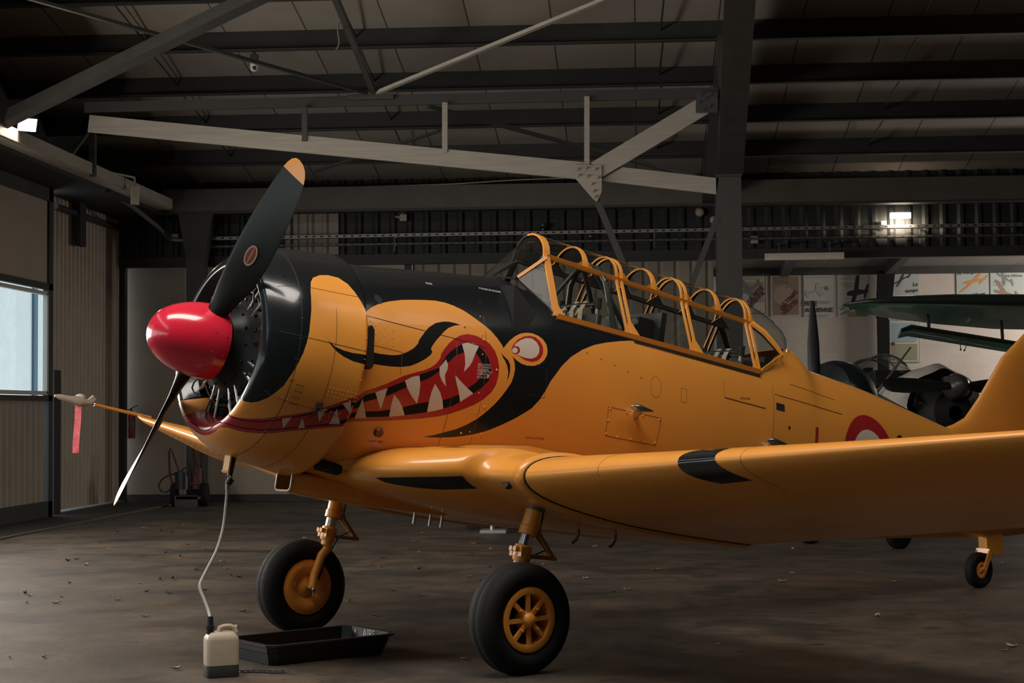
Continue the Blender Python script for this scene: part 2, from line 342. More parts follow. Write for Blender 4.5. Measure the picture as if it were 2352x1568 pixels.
# main column and the haunched rafter that runs forward from its head
c0, c1 = atY(1648, 700, YT), atY(1706, 700, YT); zh = atY(1690, 402, YT).z
m = MB(); cx = (c0.x+c1.x)/2; w = c1.x-c0.x
m.box((cx, YT+.01, zh/2), (w, .02, zh)); m.box((cx, YT+.36, zh/2), (w, .02, zh)); m.box((cx, YT+.185, zh/2), (.02, .34, zh)); m.box((cx, YT-.01, zh), (w+.02, .05, .02)); trim(m, STEELM)
r0a, r0b = atY(1649, 400, YT-.02), atY(1707, 400, YT-.02); r1a, r1b = atY(1663, 0, 18.9), atY(1736, 0, 18.9)
e0 = (r1a-r0a); r2a, r2b = r1a+e0*1.6, r1b+(r1b-r0b)*1.6
m = MB(); up = Vector((0, .15, .02)); hi = lambda q: Vector((q.x, q.y+.05, zc(q.y)-.3))
m.add([r0a, r0b, r2b, r2a, r0a+Vector((0, .03, .0)), r0b+Vector((0, .03, .0)), r2b+Vector((0, .03, .02)), r2a+Vector((0, .03, .02))], [(0, 1, 2, 3), (7, 6, 5, 4), (0, 4, 5, 1), (1, 5, 6, 2), (2, 6, 7, 3), (3, 7, 4, 0)])
k0, k2 = (r0a+r0b)/2, (r2a+r2b)/2; ex = Vector((.012, 0, 0))
P = [k0, k2, Vector((k2.x, k2.y, zc(k2.y)-.29)), Vector((k0.x, k0.y+.4, zc(k0.y+.4)-.29))]
m.add([q-ex for q in P]+[q+ex for q in P], [(0, 1, 2, 3), (7, 6, 5, 4), (0, 4, 5, 1), (1, 5, 6, 2), (2, 6, 7, 3), (3, 7, 4, 0)])
trim(m, STEELM)
trim(MB().bar((cx, YT+.36, zc(YT+.36)-.5), (cx, YE, zc(YE)-.5), .22, .4, (0, 0, 1)), STEEL)
trim(slab(cx-.12, cx+.12, YT+.02, YT+.34, zh, zc(YT)-.29), STEEL)
# column at the back left with a flared head
q0, q1 = atY(427, 800, YE-.05), atY(467, 800, YE-.05); t0, t1 = atY(408, 500, YE-.05), atY(488, 500, YE-.05); zs = atY(440, 600, YE).z
m = MB(); m.box(((q0.x+q1.x)/2, YE+.12, zs/2), (q1.x-q0.x, .3, zs))
m.loft([[(q0.x, YE-.03, zs), (q1.x, YE-.03, zs), (q1.x, YE+.27, zs), (q0.x, YE+.27, zs)], [(t0.x, YE-.03, ze0), (t1.x, YE-.03, ze0), (t1.x, YE+.27, ze0), (t0.x, YE+.27, ze0)]]); trim(m, STEELM)
# lattice girder from the door wall to the main column
def gbar(pa, pb, hpx, Y=YT, t=.06, m=STEELL, Yb=None):
    Yb = Y if Yb is None else Yb; A, B = atY(*pa, Y), atY(*pb, Yb); h = hpx*Y/FPX
    return trim(MB().bar(A, B, t, h, (0, 0, 1) if abs((B-A).normalized().z) < .9 else (1, 0, 0)), m)
gbar((205, 284), (1352, 394), 40, m=STEELL); gbar((1352, 394), (1648, 428), 37, YT+.03); gbar((195, 247), (1652, 213), 24, YT+.05, m=STEEL)
for px, ya, yb in ((700, 246, 325), (1022, 236, 350), (1348, 222, 385)): gbar((px, ya), (px, yb), 12, YT-.02, .07, STEELL if px > 800 else STEELM)
gbar((1368, 392), (1622, 240), 42, YT-.03)
gbar((1365, 445), (1457, 668), 15, YT-.02, .06, STEELM); gbar((1650, 492), (1585, 662), 13, YT+.02, .05, STEELM)
g = MB(); P = [(1316, 378), (1382, 380), (1382, 440), (1371, 464), (1362, 457), (1318, 406)]
o = atY(1316, 464, YT-.07); pts = [((atY(x, y, YT-.07)-o).x, (atY(x, y, YT-.07)-o).z) for x, y in P][::-1]
g.prism(pts, o, (1, 0, 0), (0, 0, 1), -.02)
for x, y in ((1326, 388), (1345, 386), (1366, 388), (1328, 402), (1348, 404), (1372, 407), (1358, 422), (1362, 438), (1366, 451)): g.cyl(atY(x, y, YT-.07), atY(x, y, YT-.13), .018, n=6)
trim(g, STEELL)
g = MB(); P = [(1598, 211), (1648, 211), (1648, 259), (1598, 259)]; o = atY(1598, 259, YT-.07)
g.prism([((atY(x, y, YT-.07)-o).x, (atY(x, y, YT-.07)-o).z) for x, y in P][::-1], o, (1, 0, 0), (0, 0, 1), -.02)
for x, y in ((1610, 216), (1632, 216), (1620, 225), (1606, 234), (1630, 243), (1616, 251)): g.cyl(atY(x, y, YT-.07), atY(x, y, YT-.12), .018, n=6)
trim(g, STEELM)
# wind bracing under the roof
def rbar(pa, Ya, pb, Yb, w, m): return trim(MB().bar(atY(*pa, Ya), atY(*pb, Yb), w, w*.6, (0, 0, 1)), m)
rbar((858, 213), YT-.05, (742, -70), 19.5, .075, STEELM); rbar((866, 213), YT-.05, (1405, -8), 21.0, .075, STEELL)
rbar((842, 214), YT-.1, (60, -6), 20.5, .07, STEEL); rbar((985, 244), 24.6, (1640, 418), 28.5, .08, STEEL)
rbar((-40, 300), 21.6, (640, -32), 20.0, .24, STEELM)
rbar((800, 224), YT+.02, (905, 222), YT+.02, .12, STEELM)
rbar((720, 395), 27.0, (1010, 300), 25.0, .06, STEEL)
# door wall on the left: header beam, soffit, sliding leaves
za = atX(180, 385, XH).z
hb = MB(); hb.box((XH+.03, 14.0, za+.05), (.06, 31.0, .17)); hb.box((XH-.08, 14.0, za+.13), (.22, 31.0, .02)); hb.box((XH-.08, 14.0, za-.04), (.22, 31.0, .02)); trim(hb, STEELL)
trim(slab(XD-.5, XH-.2, -8, YE+.6, za-.10, za-.04), CLAD)
trim(slab(XD-.45, XD-.30, -8, YE+.6, za-.04, zc(22)+.6), CLAD)
trim(slab(XD-.5, XH, -8, YB, 0, 0.02), mat('door_track', (0.018, 0.016, 0.014), 0.6, var=.3, vscale=3))
trim(slab(XH-.03, XH+.02, -8, YB, 0.0, 0.025), mat('track_edge', (0.09, 0.075, 0.06), 0.7, var=.3, vscale=5))
pA, pB = atX(213, 405, XH+.05), atX(213, 272, XH+.05)
trim(MB().bar(pA, (pA.x, pA.y, pB.z), .09, .09), STEELM); trim(MB().bar((pA.x, pA.y, pB.z-.1), (pA.x-.05, pA.y-.9, za+.1), .05, .05), STEELM)
yl0, yl1 = 22.0, atX(113, 1187, XD).y
zw0, zw1 = atX(60, 903, XD).z, atX(60, 664, XD).z; zl1 = za-.1; yw1 = atX(103, 700, XD).y
d1 = thing('door_1', None, None, (XD, (yl0+yl1)/2, 0)); struct(d1)
m = MB(); m.box((XD, yl1-.09, zl1/2), (.10, .18, zl1)); m.box((XD, yl0+.05, zl1/2), (.10, .1, zl1)); m.box((XD, (yl0+yl1)/2, zl1-.1), (.10, yl1-yl0, .2)); m.box((XD, (yl0+yl1)/2, .14), (.1, yl1-yl0, .24)); m.box((XD, (yl0+yl1)/2, zw0-.07), (.1, yl1-yl0, .08)); m.box((XD, (yl0+yl1)/2, zw1+.1), (.1, yl1-yl0, .1)); m.build('door_frame', STEEL, d1, smooth=False)
m = MB(); m.box((XD-.01, (yl0+yl1)/2, (zw1+zl1)/2), (.05, yl1-yl0-.3, zl1-zw1-.2)); m.build('upper_panel', PANEL, d1, smooth=False)
ribbed((XD+.0, yl0+.1, 0), (XD+.0, yl1-.28, 0), .2, zw0-.1, .24, .02, (1, 0, 0), .7).build('lower_panel', BEIGE, d1, smooth=False)
m = MB()
for yy in (yl0+.14, yw1+.02): m.box((XD+.01, yy, (zw0+zw1)/2), (.07, .07, zw1-zw0))
for zz in (zw0+.01, zw1-.01): m.box((XD+.01, (yl0+yw1)/2+.06, zz), (.07, yw1-yl0-.05, .06))
wf = m.build('window_frame', FRAMEW, d1, smooth=False)
m = MB(); m.box((XD, (yl0+yw1)/2+.06, (zw0+zw1)/2), (.012, yw1-yl0-.12, zw1-zw0-.05)); m.build('window_pane', glass('window_glass', (.93, .96, .96)), d1, smooth=False)
yr0, yr1 = atX(118, 600, XD-.25).y, atX(268, 800, XD-.25).y
d2 = struct(ribbed((XD-.25, yr0-.3, 0), (XD-.25, yr1, 0), .05, za-.06, .20, .05, (1, 0, 0), .42).build('door_2', mat('lit_corrugated', (.40, .345, .275), .6, var=.12, vscale=2), smooth=False))  # beige sheet colour raised to stand in for light falling on this leaf
trim(slab(XD-.30, XD-.10, yr1, yr1+.16, 0, za-.2), STEEL)
trim(MB().cyl((XD-.12, yr0-.2, atX(118, 470, XD-.12).z), (XD-.12, yr1, atX(118, 470, XD-.12).z), .05, n=10), STEEL)
q = atX(183, 500, XD-.08); trim(slab(XD-.12, XD-.02, q.y-.14, q.y+.16, atX(183, 565, XD-.08).z, za-.06), CLAD)
q = atX(125, 1000, XD-.12); trim(slab(XD-.2, XD-.05, q.y-.22, q.y+.1, 0, atX(125, 850, XD-.12).z), CLAD)
# front wall with its high window band, and right wall, behind the camera
trim(slab(13, 13.2, -9, YP, 0, 12.4), CLAD)
trim(slab(-9.6, 13.2, -9.2, -9.0, 0, 12.4), CLAD)
SKYP = mat('translucent_roof_sheet', (0.75, 0.74, 0.7), 0.5, emit=(1, .95, .88), est=1.5)
struct(roof(6.4, 9.2, -6.2, 1.6).build('window_2', SKYP, smooth=False)); struct(roof(9.2, 13.1, 4.2, 8.8).build('window_3', SKYP, smooth=False))
# the other sliding leaves of the door wall, outside the picture: solid below and above a row of windows
for i, y in enumerate((-9.0, -3.8, 1.4, 6.6, 11.8, 17.0)):
    m = slab(XD-.05, XD+.05, y, y+5.0, .02, zw0-.1); slab_ = m.box((XD, y+2.5, (zw1+.1+zl1)/2), (.1, 5.0, zl1-zw1-.1))
    for yy in (y+.1, y+1.7, y+3.3, y+4.9): m.box((XD, yy, (zw0+zw1)/2), (.1, .2, zw1-zw0+.22))
    struct(m.build('door_%d' % (i+3), PANEL, smooth=False))
# pale building across the yard, seen through the door window
o = thing('building', 'pale rendered building outside the hangar door window', 'building', (-14.5, 34, 0))
MB().box((-15.5, 38, 3), (2, 9.0, 6)).build('wall', mat('pale_render', (0.82, 0.84, 0.83), 0.9, var=.06, vscale=2), o, smooth=False)
yq = atX(82, 780, -14.45).y
MB().box((-14.47, yq, 3), (.06, .25, 6)).build('downpipe', mat('blue_pipe', (0.03, 0.10, 0.16), 0.5), o, smooth=False)
ya_ = atX(36, 780, -14.4).y
MB().box((-14.45, ya_-1.6, 3), (.1, 3.2, 6)).build('rendered_pier', mat('white_render', (0.9, .92, .9), 0.9, var=.1, vscale=4), o, smooth=False)
# ------------------------------------------------------------------ the yellow trainer
mains = ac([[1.7626, 0, -1.433]])[0]
PL = thing('airplane', 'yellow and black airplane with a red spinner and a toothy mouth on its nose', 'airplane', (mains[0], mains[1], 0))
# ---- aircraft surface definitions shared by the dev tools and the scene
FUS=np.array([
# x    zt    zb    w    zc   n
(0.55,.585,-.640,.610,.00,2.0),
(0.76,.672,-.695,.632,.00,2.0),
(1.10,.724,-.750,.605,.00,2.0),
(1.664,.812,-.800,.560,.03,2.0),
(2.108,.880,-.820,.530,.06,2.0),
(2.47,.950,-.822,.510,.07,2.0),
(3.20,.955,-.810,.492,.08,2.0),
(3.90,.955,-.760,.466,.09,2.0),
(4.54,.955,-.690,.435,.11,2.0),
(4.95,.975,-.625,.408,.13,2.0),
(5.13,.957,-.600,.398,.14,2.0),
(5.25,.878,-.582,.391,.14,2.0),
(5.36,.838,-.566,.384,.14,2.0),
(5.58,.824,-.535,.368,.15,2.0),
(5.953,.806,-.480,.335,.16,2.0),
(6.82,.718,-.360,.255,.18,2.0),
(7.25,.670,-.300,.210,.18,2.0),
(7.80,.625,-.225,.145,.20,2.0),
(8.30,.595,-.150,.090,.22,2.0),
(8.80,.565,-.030,.035,.26,2.0)])
def hermite(xs,ys,x):
    # monotone-ish cubic interpolation
    x=np.asarray(x,float); h=np.diff(xs); d=np.diff(ys)/h
    m=np.zeros(len(xs)); m[0]=d[0]; m[-1]=d[-1]
    for i in range(1,len(xs)-1):
        m[i]=0 if d[i-1]*d[i]<=0 else (h[i-1]+h[i])/(h[i-1]/d[i]+h[i]/d[i-1]) if False else 2*d[i-1]*d[i]/(d[i-1]+d[i])
    k=np.clip(np.searchsorted(xs,x)-1,0,len(xs)-2)
    t=(x-xs[k])/h[k]; t2=t*t; t3=t2*t
    return (2*t3-3*t2+1)*ys[k]+(t3-2*t2+t)*h[k]*m[k]+(-2*t3+3*t2)*ys[k+1]+(t3-t2)*h[k]*m[k+1]
def fus_par(x):
    return [hermite(FUS[:,0],FUS[:,i],x) for i in range(1,6)]
def fus_pt(x,ph):
    """port side point; ph 0 = top, pi = bottom"""
    x=np.asarray(x,float); ph=np.asarray(ph,float)
    zt,zb,w,zc,n=fus_par(x)
    c=np.cos(ph); s=np.sin(ph); e=2/n
    y=w*np.sign(s)*np.abs(s)**e
    z=zc+np.where(c>=0,zt-zc,zc-zb)*np.sign(c)*np.abs(c)**e
    return np.stack([x+0*ph,y,z],-1)
CZ=-.006
CPROF=np.array([(.330,.425),(.235,.448),(.175,.476),(.134,.502),(.114,.528),(.119,.556),(.141,.586),(.188,.620),(.250,.651),(.330,.678),(.420,.694),(.530,.706),(.640,.719),(.750,.733),(.752,.727),(.60,.710)])
_cs=np.r_[0,np.cumsum(np.hypot(*np.diff(CPROF,axis=0).T))]
def cowl_pt(s,ph):
    s=np.asarray(s,float); ph=np.asarray(ph,float)
    x=hermite(_cs,CPROF[:,0],s); r=hermite(_cs,CPROF[:,1],s)
    return np.stack([x,r*np.sin(ph),CZ+r*np.cos(ph)],-1)
CS=_cs

PAINT = [
 ('fus', 'black', [(0.8016,1.086),(0.8098,1.074),(0.8598,1.015),(0.8932,0.9855),(0.9276,0.9549),(0.9732,0.9291),(1.02,0.9029),(1.073,0.8809),(1.126,0.86),(1.174,0.8488),(1.222,0.838),(1.27,0.8302),(1.318,0.8226),(1.365,0.819),(1.413,0.8157),(1.451,0.8212),(1.49,0.8267),(1.523,0.8399),(1.556,0.8529),(1.585,0.8698),(1.615,0.8862),(1.644,0.9055),(1.687,0.941),(1.712,0.9628),(1.738,0.9842),(1.768,1.01),(1.798,1.034),(1.825,1.059),(1.851,1.084),(1.874,1.113),(1.897,1.141),(1.917,1.17),(1.937,1.198),(1.953,1.23),(1.979,1.192),(2.014,1.148),(2.058,1.106),(2.111,1.071),(2.163,1.057),(2.214,1.056),(2.272,1.076),(2.313,1.107),(2.341,1.147),(2.351,1.204),(2.344,1.245),(2.319,1.289),(2.277,1.327),(2.226,1.348),(2.166,1.354),(2.115,1.345),(2.071,1.323),(2.041,1.299),(2.028,1.288),(2.042,1.311),(2.054,1.35),(2.06,1.398),(2.054,1.455),(2.04,1.513),(2.024,1.544),(2.01,1.573),(1.99,1.605),(1.97,1.638),(1.944,1.675),(1.918,1.712),(1.888,1.746),(1.859,1.78),(1.826,1.814),(1.794,1.848),(1.76,1.875),(1.727,1.902),(1.686,1.93),(1.645,1.958),(1.6,1.981),(1.555,2.005),(1.521,2.023),(1.487,2.042),(1.449,2.059),(1.411,2.077),(1.445,2.071),(1.479,2.065),(1.516,2.058),(1.554,2.051),(1.591,2.041),(1.628,2.032),(1.665,2.02),(1.702,2.008),(1.738,1.995),(1.775,1.982),(1.812,1.967),(1.848,1.952),(1.884,1.935),(1.92,1.917),(1.956,1.895),(1.992,1.874),(2.027,1.851),(2.063,1.828),(2.099,1.804),(2.135,1.779),(2.171,1.75),(2.208,1.722),(2.252,1.685),(2.279,1.649),(2.308,1.613),(2.327,1.576),(2.348,1.539),(2.368,1.494),(2.389,1.449),(2.42,1.402),(2.451,1.355),(2.483,1.307),(2.523,1.262),(2.564,1.215),(2.62,1.17),(2.678,1.123),(2.736,1.087),(2.795,1.051),(2.854,1.024),(2.914,0.9969),(2.981,0.9722),(3.05,0.9466),(3.126,0.9212),(3.204,0.8948)], 'TOP'),
 ('fus', 'black', [(1.932,1.272),(1.945,1.308),(1.971,1.346),(1.99,1.384),(2.002,1.431),(2.001,1.471),(1.999,1.512),(2.01,1.478),(2.018,1.421),(2.015,1.372),(1.996,1.334),(1.97,1.313),(1.949,1.295)], 0),
 ('fus', 'red', [(2.024,1.225),(2.042,1.184),(2.082,1.134),(2.143,1.094),(2.195,1.082),(2.246,1.092),(2.286,1.127),(2.309,1.176),(2.309,1.226),(2.292,1.268),(2.259,1.301),(2.208,1.318),(2.148,1.312),(2.096,1.286),(2.062,1.266),(2.037,1.245)], 0),
 ('fus', 'white', [(2.038,1.214),(2.063,1.172),(2.107,1.135),(2.159,1.108),(2.211,1.107),(2.252,1.135),(2.276,1.18),(2.273,1.23),(2.249,1.266),(2.207,1.289),(2.156,1.29),(2.104,1.281),(2.07,1.269),(2.045,1.248)], 0),
 ('fus', 'red', [(2.101,1.228),(2.098,1.244),(2.09,1.257),(2.077,1.267),(2.063,1.272),(2.048,1.271),(2.036,1.265),(2.028,1.254),(2.025,1.239),(2.028,1.224),(2.036,1.21),(2.049,1.2),(2.063,1.195),(2.078,1.196),(2.09,1.203),(2.098,1.214)], 0),
 ('fus', 'white', [(2.08,1.232),(2.078,1.242),(2.072,1.252),(2.064,1.258),(2.054,1.262),(2.045,1.261),(2.036,1.257),(2.031,1.249),(2.029,1.24),(2.031,1.23),(2.037,1.22),(2.045,1.214),(2.055,1.21),(2.064,1.211),(2.072,1.215),(2.078,1.223)], 0),
 ('fus', 'black', [(0.7966,1.474),(0.847,1.465),(0.8824,1.464),(0.9184,1.463),(0.9678,1.457),(1.018,1.45),(1.078,1.431),(1.108,1.41),(1.138,1.391),(1.19,1.345),(1.224,1.295),(1.231,1.263),(1.268,1.198),(1.292,1.162),(1.318,1.125),(1.347,1.099),(1.377,1.073),(1.442,1.047),(1.49,1.041),(1.546,1.048),(1.589,1.061),(1.535,1.075),(1.485,1.104),(1.443,1.148),(1.409,1.194),(1.373,1.244),(1.345,1.292),(1.331,1.324),(1.343,1.352),(1.332,1.379),(1.295,1.419),(1.266,1.443),(1.236,1.467),(1.203,1.489),(1.171,1.51),(1.133,1.523),(1.096,1.537),(1.055,1.545),(1.013,1.554),(0.9708,1.559),(0.929,1.564),(0.8893,1.567),(0.8503,1.569),(0.7997,1.574),(0.7976,1.524)], 0),
 ('fus', 'red', [(0.7787,1.913),(0.8125,1.878),(0.8363,1.845),(0.8608,1.812),(0.8932,1.788),(0.9263,1.765),(0.9595,1.741),(0.9933,1.717),(1.027,1.689),(1.06,1.661),(1.095,1.634),(1.129,1.607),(1.165,1.586),(1.201,1.566),(1.237,1.548),(1.274,1.531),(1.304,1.513),(1.333,1.496),(1.377,1.456),(1.412,1.4),(1.418,1.357),(1.448,1.302),(1.48,1.254),(1.528,1.203),(1.578,1.165),(1.643,1.141),(1.708,1.145),(1.744,1.158),(1.781,1.171),(1.809,1.191),(1.837,1.211),(1.857,1.239),(1.878,1.266),(1.891,1.298),(1.904,1.33),(1.912,1.366),(1.92,1.402),(1.919,1.442),(1.919,1.483),(1.913,1.52),(1.907,1.556),(1.891,1.589),(1.876,1.621),(1.848,1.65),(1.821,1.68),(1.785,1.708),(1.75,1.736),(1.71,1.759),(1.671,1.783),(1.621,1.811),(1.572,1.839),(1.521,1.861),(1.471,1.882),(1.413,1.902),(1.355,1.922),(1.307,1.938),(1.259,1.954),(1.212,1.97),(1.165,1.986),(1.119,2.003),(1.073,2.021),(1.027,2.038),(0.9809,2.057),(0.9357,2.075),(0.8982,2.091),(0.8613,2.107),(0.8251,2.123),(0.7949,2.146),(0.7888,2.086),(0.7841,2.027),(0.7807,1.97)], 0),
 ('fus', 'black', [(0.7948,1.953),(0.8237,1.929),(0.8461,1.888),(0.8694,1.847),(0.9036,1.825),(0.9385,1.802),(0.9801,1.769),(1.022,1.737),(1.062,1.707),(1.103,1.677),(1.143,1.648),(1.18,1.62),(1.218,1.594),(1.256,1.567),(1.285,1.552),(1.314,1.536),(1.347,1.516),(1.381,1.496),(1.415,1.478),(1.428,1.448),(1.443,1.41),(1.458,1.372),(1.496,1.325),(1.544,1.279),(1.592,1.246),(1.641,1.222),(1.69,1.219),(1.738,1.242),(1.771,1.272),(1.804,1.31),(1.826,1.348),(1.846,1.403),(1.853,1.467),(1.845,1.5),(1.838,1.534),(1.813,1.565),(1.789,1.595),(1.756,1.621),(1.724,1.649),(1.692,1.676),(1.659,1.704),(1.627,1.733),(1.599,1.753),(1.572,1.773),(1.536,1.791),(1.5,1.809),(1.459,1.826),(1.418,1.844),(1.378,1.862),(1.339,1.877),(1.3,1.893),(1.253,1.91),(1.207,1.927),(1.152,1.949),(1.097,1.973),(1.045,1.992),(0.9927,2.013),(0.9578,2.025),(0.9233,2.037),(0.8862,2.055),(0.8499,2.072),(0.8143,2.091),(0.7824,2.108),(0.7854,2.055),(0.7896,2.004)], 0),
 ('fus', 'red', [(0.8087,2.002),(0.8383,1.981),(0.8606,1.942),(0.8839,1.904),(0.9227,1.877),(0.9622,1.852),(0.9939,1.831),(1.026,1.811),(1.054,1.788),(1.082,1.766),(1.126,1.729),(1.171,1.694),(1.221,1.658),(1.272,1.624),(1.308,1.602),(1.344,1.58),(1.371,1.553),(1.4,1.526),(1.428,1.497),(1.453,1.462),(1.478,1.428),(1.5,1.404),(1.538,1.357),(1.569,1.339),(1.601,1.322),(1.657,1.305),(1.71,1.306),(1.74,1.344),(1.766,1.381),(1.778,1.429),(1.775,1.486),(1.755,1.529),(1.72,1.574),(1.676,1.607),(1.641,1.641),(1.607,1.675),(1.575,1.693),(1.542,1.712),(1.506,1.729),(1.47,1.747),(1.419,1.761),(1.369,1.776),(1.323,1.793),(1.279,1.812),(1.233,1.834),(1.189,1.857),(1.137,1.884),(1.087,1.911),(1.039,1.934),(0.9914,1.958),(0.9495,1.973),(0.9083,1.989),(0.8584,2.015),(0.8102,2.043),(0.779,2.063),(0.7935,2.033)], 0),
 ('fus', 'white', [(0.937,1.803),(0.9795,1.77),(1.023,1.739),(1.02,1.776),(1.019,1.813),(1.016,1.873),(1.014,1.934),(0.9941,1.902),(0.9745,1.869),(0.9555,1.836)], 0),
 ('fus', 'white', [(1.096,1.976),(1.091,1.935),(1.086,1.895),(1.084,1.836),(1.084,1.778),(1.131,1.814),(1.154,1.842),(1.176,1.869),(1.209,1.928),(1.152,1.952)], 0),
 ('fus', 'white', [(1.147,1.643),(1.172,1.621),(1.198,1.599),(1.256,1.574),(1.265,1.609),(1.274,1.644),(1.277,1.679),(1.281,1.714),(1.28,1.762),(1.281,1.81),(1.249,1.78),(1.218,1.752),(1.197,1.724),(1.176,1.697)], 0),
 ('fus', 'white', [(1.378,1.862),(1.375,1.819),(1.373,1.776),(1.374,1.736),(1.376,1.696),(1.384,1.659),(1.394,1.621),(1.421,1.653),(1.449,1.684),(1.465,1.717),(1.482,1.749),(1.5,1.809),(1.443,1.837),(1.411,1.849)], 0),
 ('fus', 'white', [(1.413,1.476),(1.439,1.438),(1.46,1.4),(1.48,1.44),(1.481,1.481),(1.467,1.524),(1.466,1.548),(1.476,1.59),(1.487,1.63),(1.448,1.591),(1.422,1.547),(1.415,1.507)], 0),
 ('fus', 'white', [(1.592,1.242),(1.641,1.222),(1.69,1.219),(1.738,1.242),(1.722,1.279),(1.706,1.315),(1.695,1.35),(1.685,1.385),(1.663,1.429),(1.635,1.466),(1.62,1.487),(1.623,1.453),(1.626,1.418),(1.621,1.378),(1.617,1.337),(1.604,1.29)], 0),
 ('fus', 'white', [(1.547,1.52),(1.576,1.546),(1.606,1.571),(1.638,1.594),(1.67,1.615),(1.724,1.649),(1.692,1.676),(1.659,1.704),(1.627,1.733),(1.613,1.693),(1.599,1.653),(1.573,1.596),(1.56,1.559)], 0),
 ('fus', 'white', [(0.8475,2.082),(0.8484,2.015),(0.8511,1.95),(0.8556,1.885),(0.8789,1.939),(0.9036,1.992),(0.9295,2.046),(0.8881,2.064)], 0),
 ('cowl', 'black', [(0.9405,1.132),(0.9215,1.084),(0.9083,1.034),(0.8939,0.9872),(0.8815,0.9382),(0.8665,0.8936),(0.8522,0.8466),(0.8274,0.8132),(0.8021,0.7784),(0.7675,0.7704),(0.7329,0.7623),(0.7018,0.772),(0.6707,0.7819),(0.614,0.8337),(0.5901,0.8925),(0.5756,0.9822),(0.5713,1.041),(0.5685,1.098),(0.5656,1.152),(0.564,1.204),(0.5594,1.261),(0.5561,1.317),(0.5538,1.366),(0.5524,1.415),(0.5473,1.468),(0.5432,1.521),(0.5364,1.57),(0.5305,1.618),(0.5206,1.668),(0.5117,1.718),(0.5006,1.77),(0.4906,1.822),(0.4786,1.876),(0.4676,1.931),(0.4576,1.973),(0.4481,2.016),(0.459,1.971),(0.4706,1.926),(0.4531,1.974),(0.4364,2.024),(0.4182,2.067),(0.4009,2.111),(0.3809,2.146),(0.3613,2.183),(0.3272,2.229),(0.2851,2.262),(0.231,2.312),(0.231,2.312)], 'CTOP'),
 ('cowl', 'black', [(0.9464,1.521),(0.9204,1.521),(0.8849,1.523),(0.8533,1.526),(0.8224,1.523),(0.7903,1.52),(0.7612,1.511),(0.7322,1.503),(0.7094,1.484),(0.6868,1.464),(0.6593,1.42),(0.6771,1.453),(0.6954,1.485),(0.7152,1.51),(0.7352,1.534),(0.7655,1.554),(0.796,1.573),(0.8292,1.584),(0.8602,1.596),(0.8877,1.598),(0.9187,1.601),(0.9464,1.6),(0.9464,1.561)], 0),
 ('cowl', 'red', [(0.9464,1.857),(0.9432,1.877),(0.9043,1.902),(0.8767,1.928),(0.8483,1.96),(0.8165,1.992),(0.7839,2.022),(0.7516,2.053),(0.7247,2.078),(0.6979,2.103),(0.6754,2.119),(0.653,2.135),(0.6195,2.159),(0.5868,2.184),(0.5512,2.21),(0.5165,2.237),(0.4788,2.276),(0.4426,2.319),(0.4068,2.354),(0.372,2.396),(0.3409,2.43),(0.3099,2.472),(0.2864,2.499),(0.2586,2.545),(0.231,2.588),'LIPIN',(0.2927,3.142),(0.2912,3.031),(0.2834,2.908),(0.2752,2.832),(0.2817,2.753),(0.3066,2.677),(0.329,2.647),(0.3513,2.624),(0.3781,2.595),(0.4055,2.57),(0.4382,2.533),(0.4721,2.501),(0.5096,2.462),(0.5495,2.43),(0.5871,2.393),(0.6262,2.358),(0.6681,2.33),(0.7106,2.303),(0.7481,2.278),(0.7859,2.254),(0.8239,2.23),(0.8569,2.21),(0.8868,2.189),(0.9207,2.17),(0.9464,2.154),(0.9464,2.114),(0.9464,2.075),(0.9464,2.015),(0.9464,1.956),(0.9464,1.897)], 0),
 ('cowl', 'black', [(0.231,2.608),(0.2462,2.567),(0.2777,2.526),(0.3126,2.479),(0.3473,2.449),(0.3861,2.406),(0.4259,2.371),(0.4633,2.33),(0.5016,2.295),(0.5299,2.264),(0.5589,2.237),(0.5887,2.211),(0.6297,2.177),(0.672,2.144),(0.7149,2.113),(0.7449,2.087),(0.7752,2.062),(0.8107,2.031),(0.8461,2),(0.8699,1.974),(0.8935,1.949),(0.9211,1.924),(0.9464,1.897),(0.9464,1.877),(0.9464,1.936),(0.9464,1.956),(0.9161,1.983),(0.8798,2.015),(0.8564,2.039),(0.823,2.06),(0.788,2.081),(0.7528,2.101),(0.7178,2.122),(0.675,2.154),(0.6328,2.186),(0.5918,2.22),(0.5621,2.246),(0.5329,2.274),(0.5046,2.303),(0.4663,2.34),(0.4291,2.38),(0.3893,2.416),(0.3505,2.458),(0.3148,2.49),(0.2791,2.54),(0.2476,2.574)], 0),
 ('cowl', 'black', [(0.2618,3.142),(0.2618,3.142),(0.2539,3.026),(0.2361,2.918),(0.2381,2.796),(0.2641,2.688),(0.2886,2.635),(0.3107,2.602),(0.3436,2.563),(0.3771,2.533),(0.4162,2.492),(0.4568,2.459),(0.4944,2.421),(0.5341,2.388),(0.5664,2.359),(0.5996,2.332),(0.6338,2.307),(0.6688,2.284),(0.7113,2.257),(0.754,2.23),(0.7971,2.204),(0.8404,2.178),(0.8612,2.154),(0.8812,2.13),(0.9111,2.102),(0.9464,2.075),(0.9464,2.055),(0.9464,2.094),(0.9464,2.114),(0.9208,2.139),(0.8902,2.16),(0.8677,2.175),(0.8447,2.191),(0.8014,2.216),(0.758,2.241),(0.715,2.267),(0.6721,2.293),(0.6372,2.317),(0.603,2.342),(0.5698,2.369),(0.5376,2.398),(0.4978,2.43),(0.4604,2.469),(0.4198,2.502),(0.3808,2.542),(0.3473,2.573),(0.3146,2.612),(0.2924,2.644),(0.2688,2.693),(0.2493,2.78),(0.2471,2.896),(0.2606,3.015),(0.268,3.142),(0.268,3.142)], 0),
 ('cowl', 'white', [(0.5415,2.252),(0.5668,2.232),(0.5925,2.212),(0.5863,2.28),(0.5821,2.35),(0.5611,2.3)], 0),
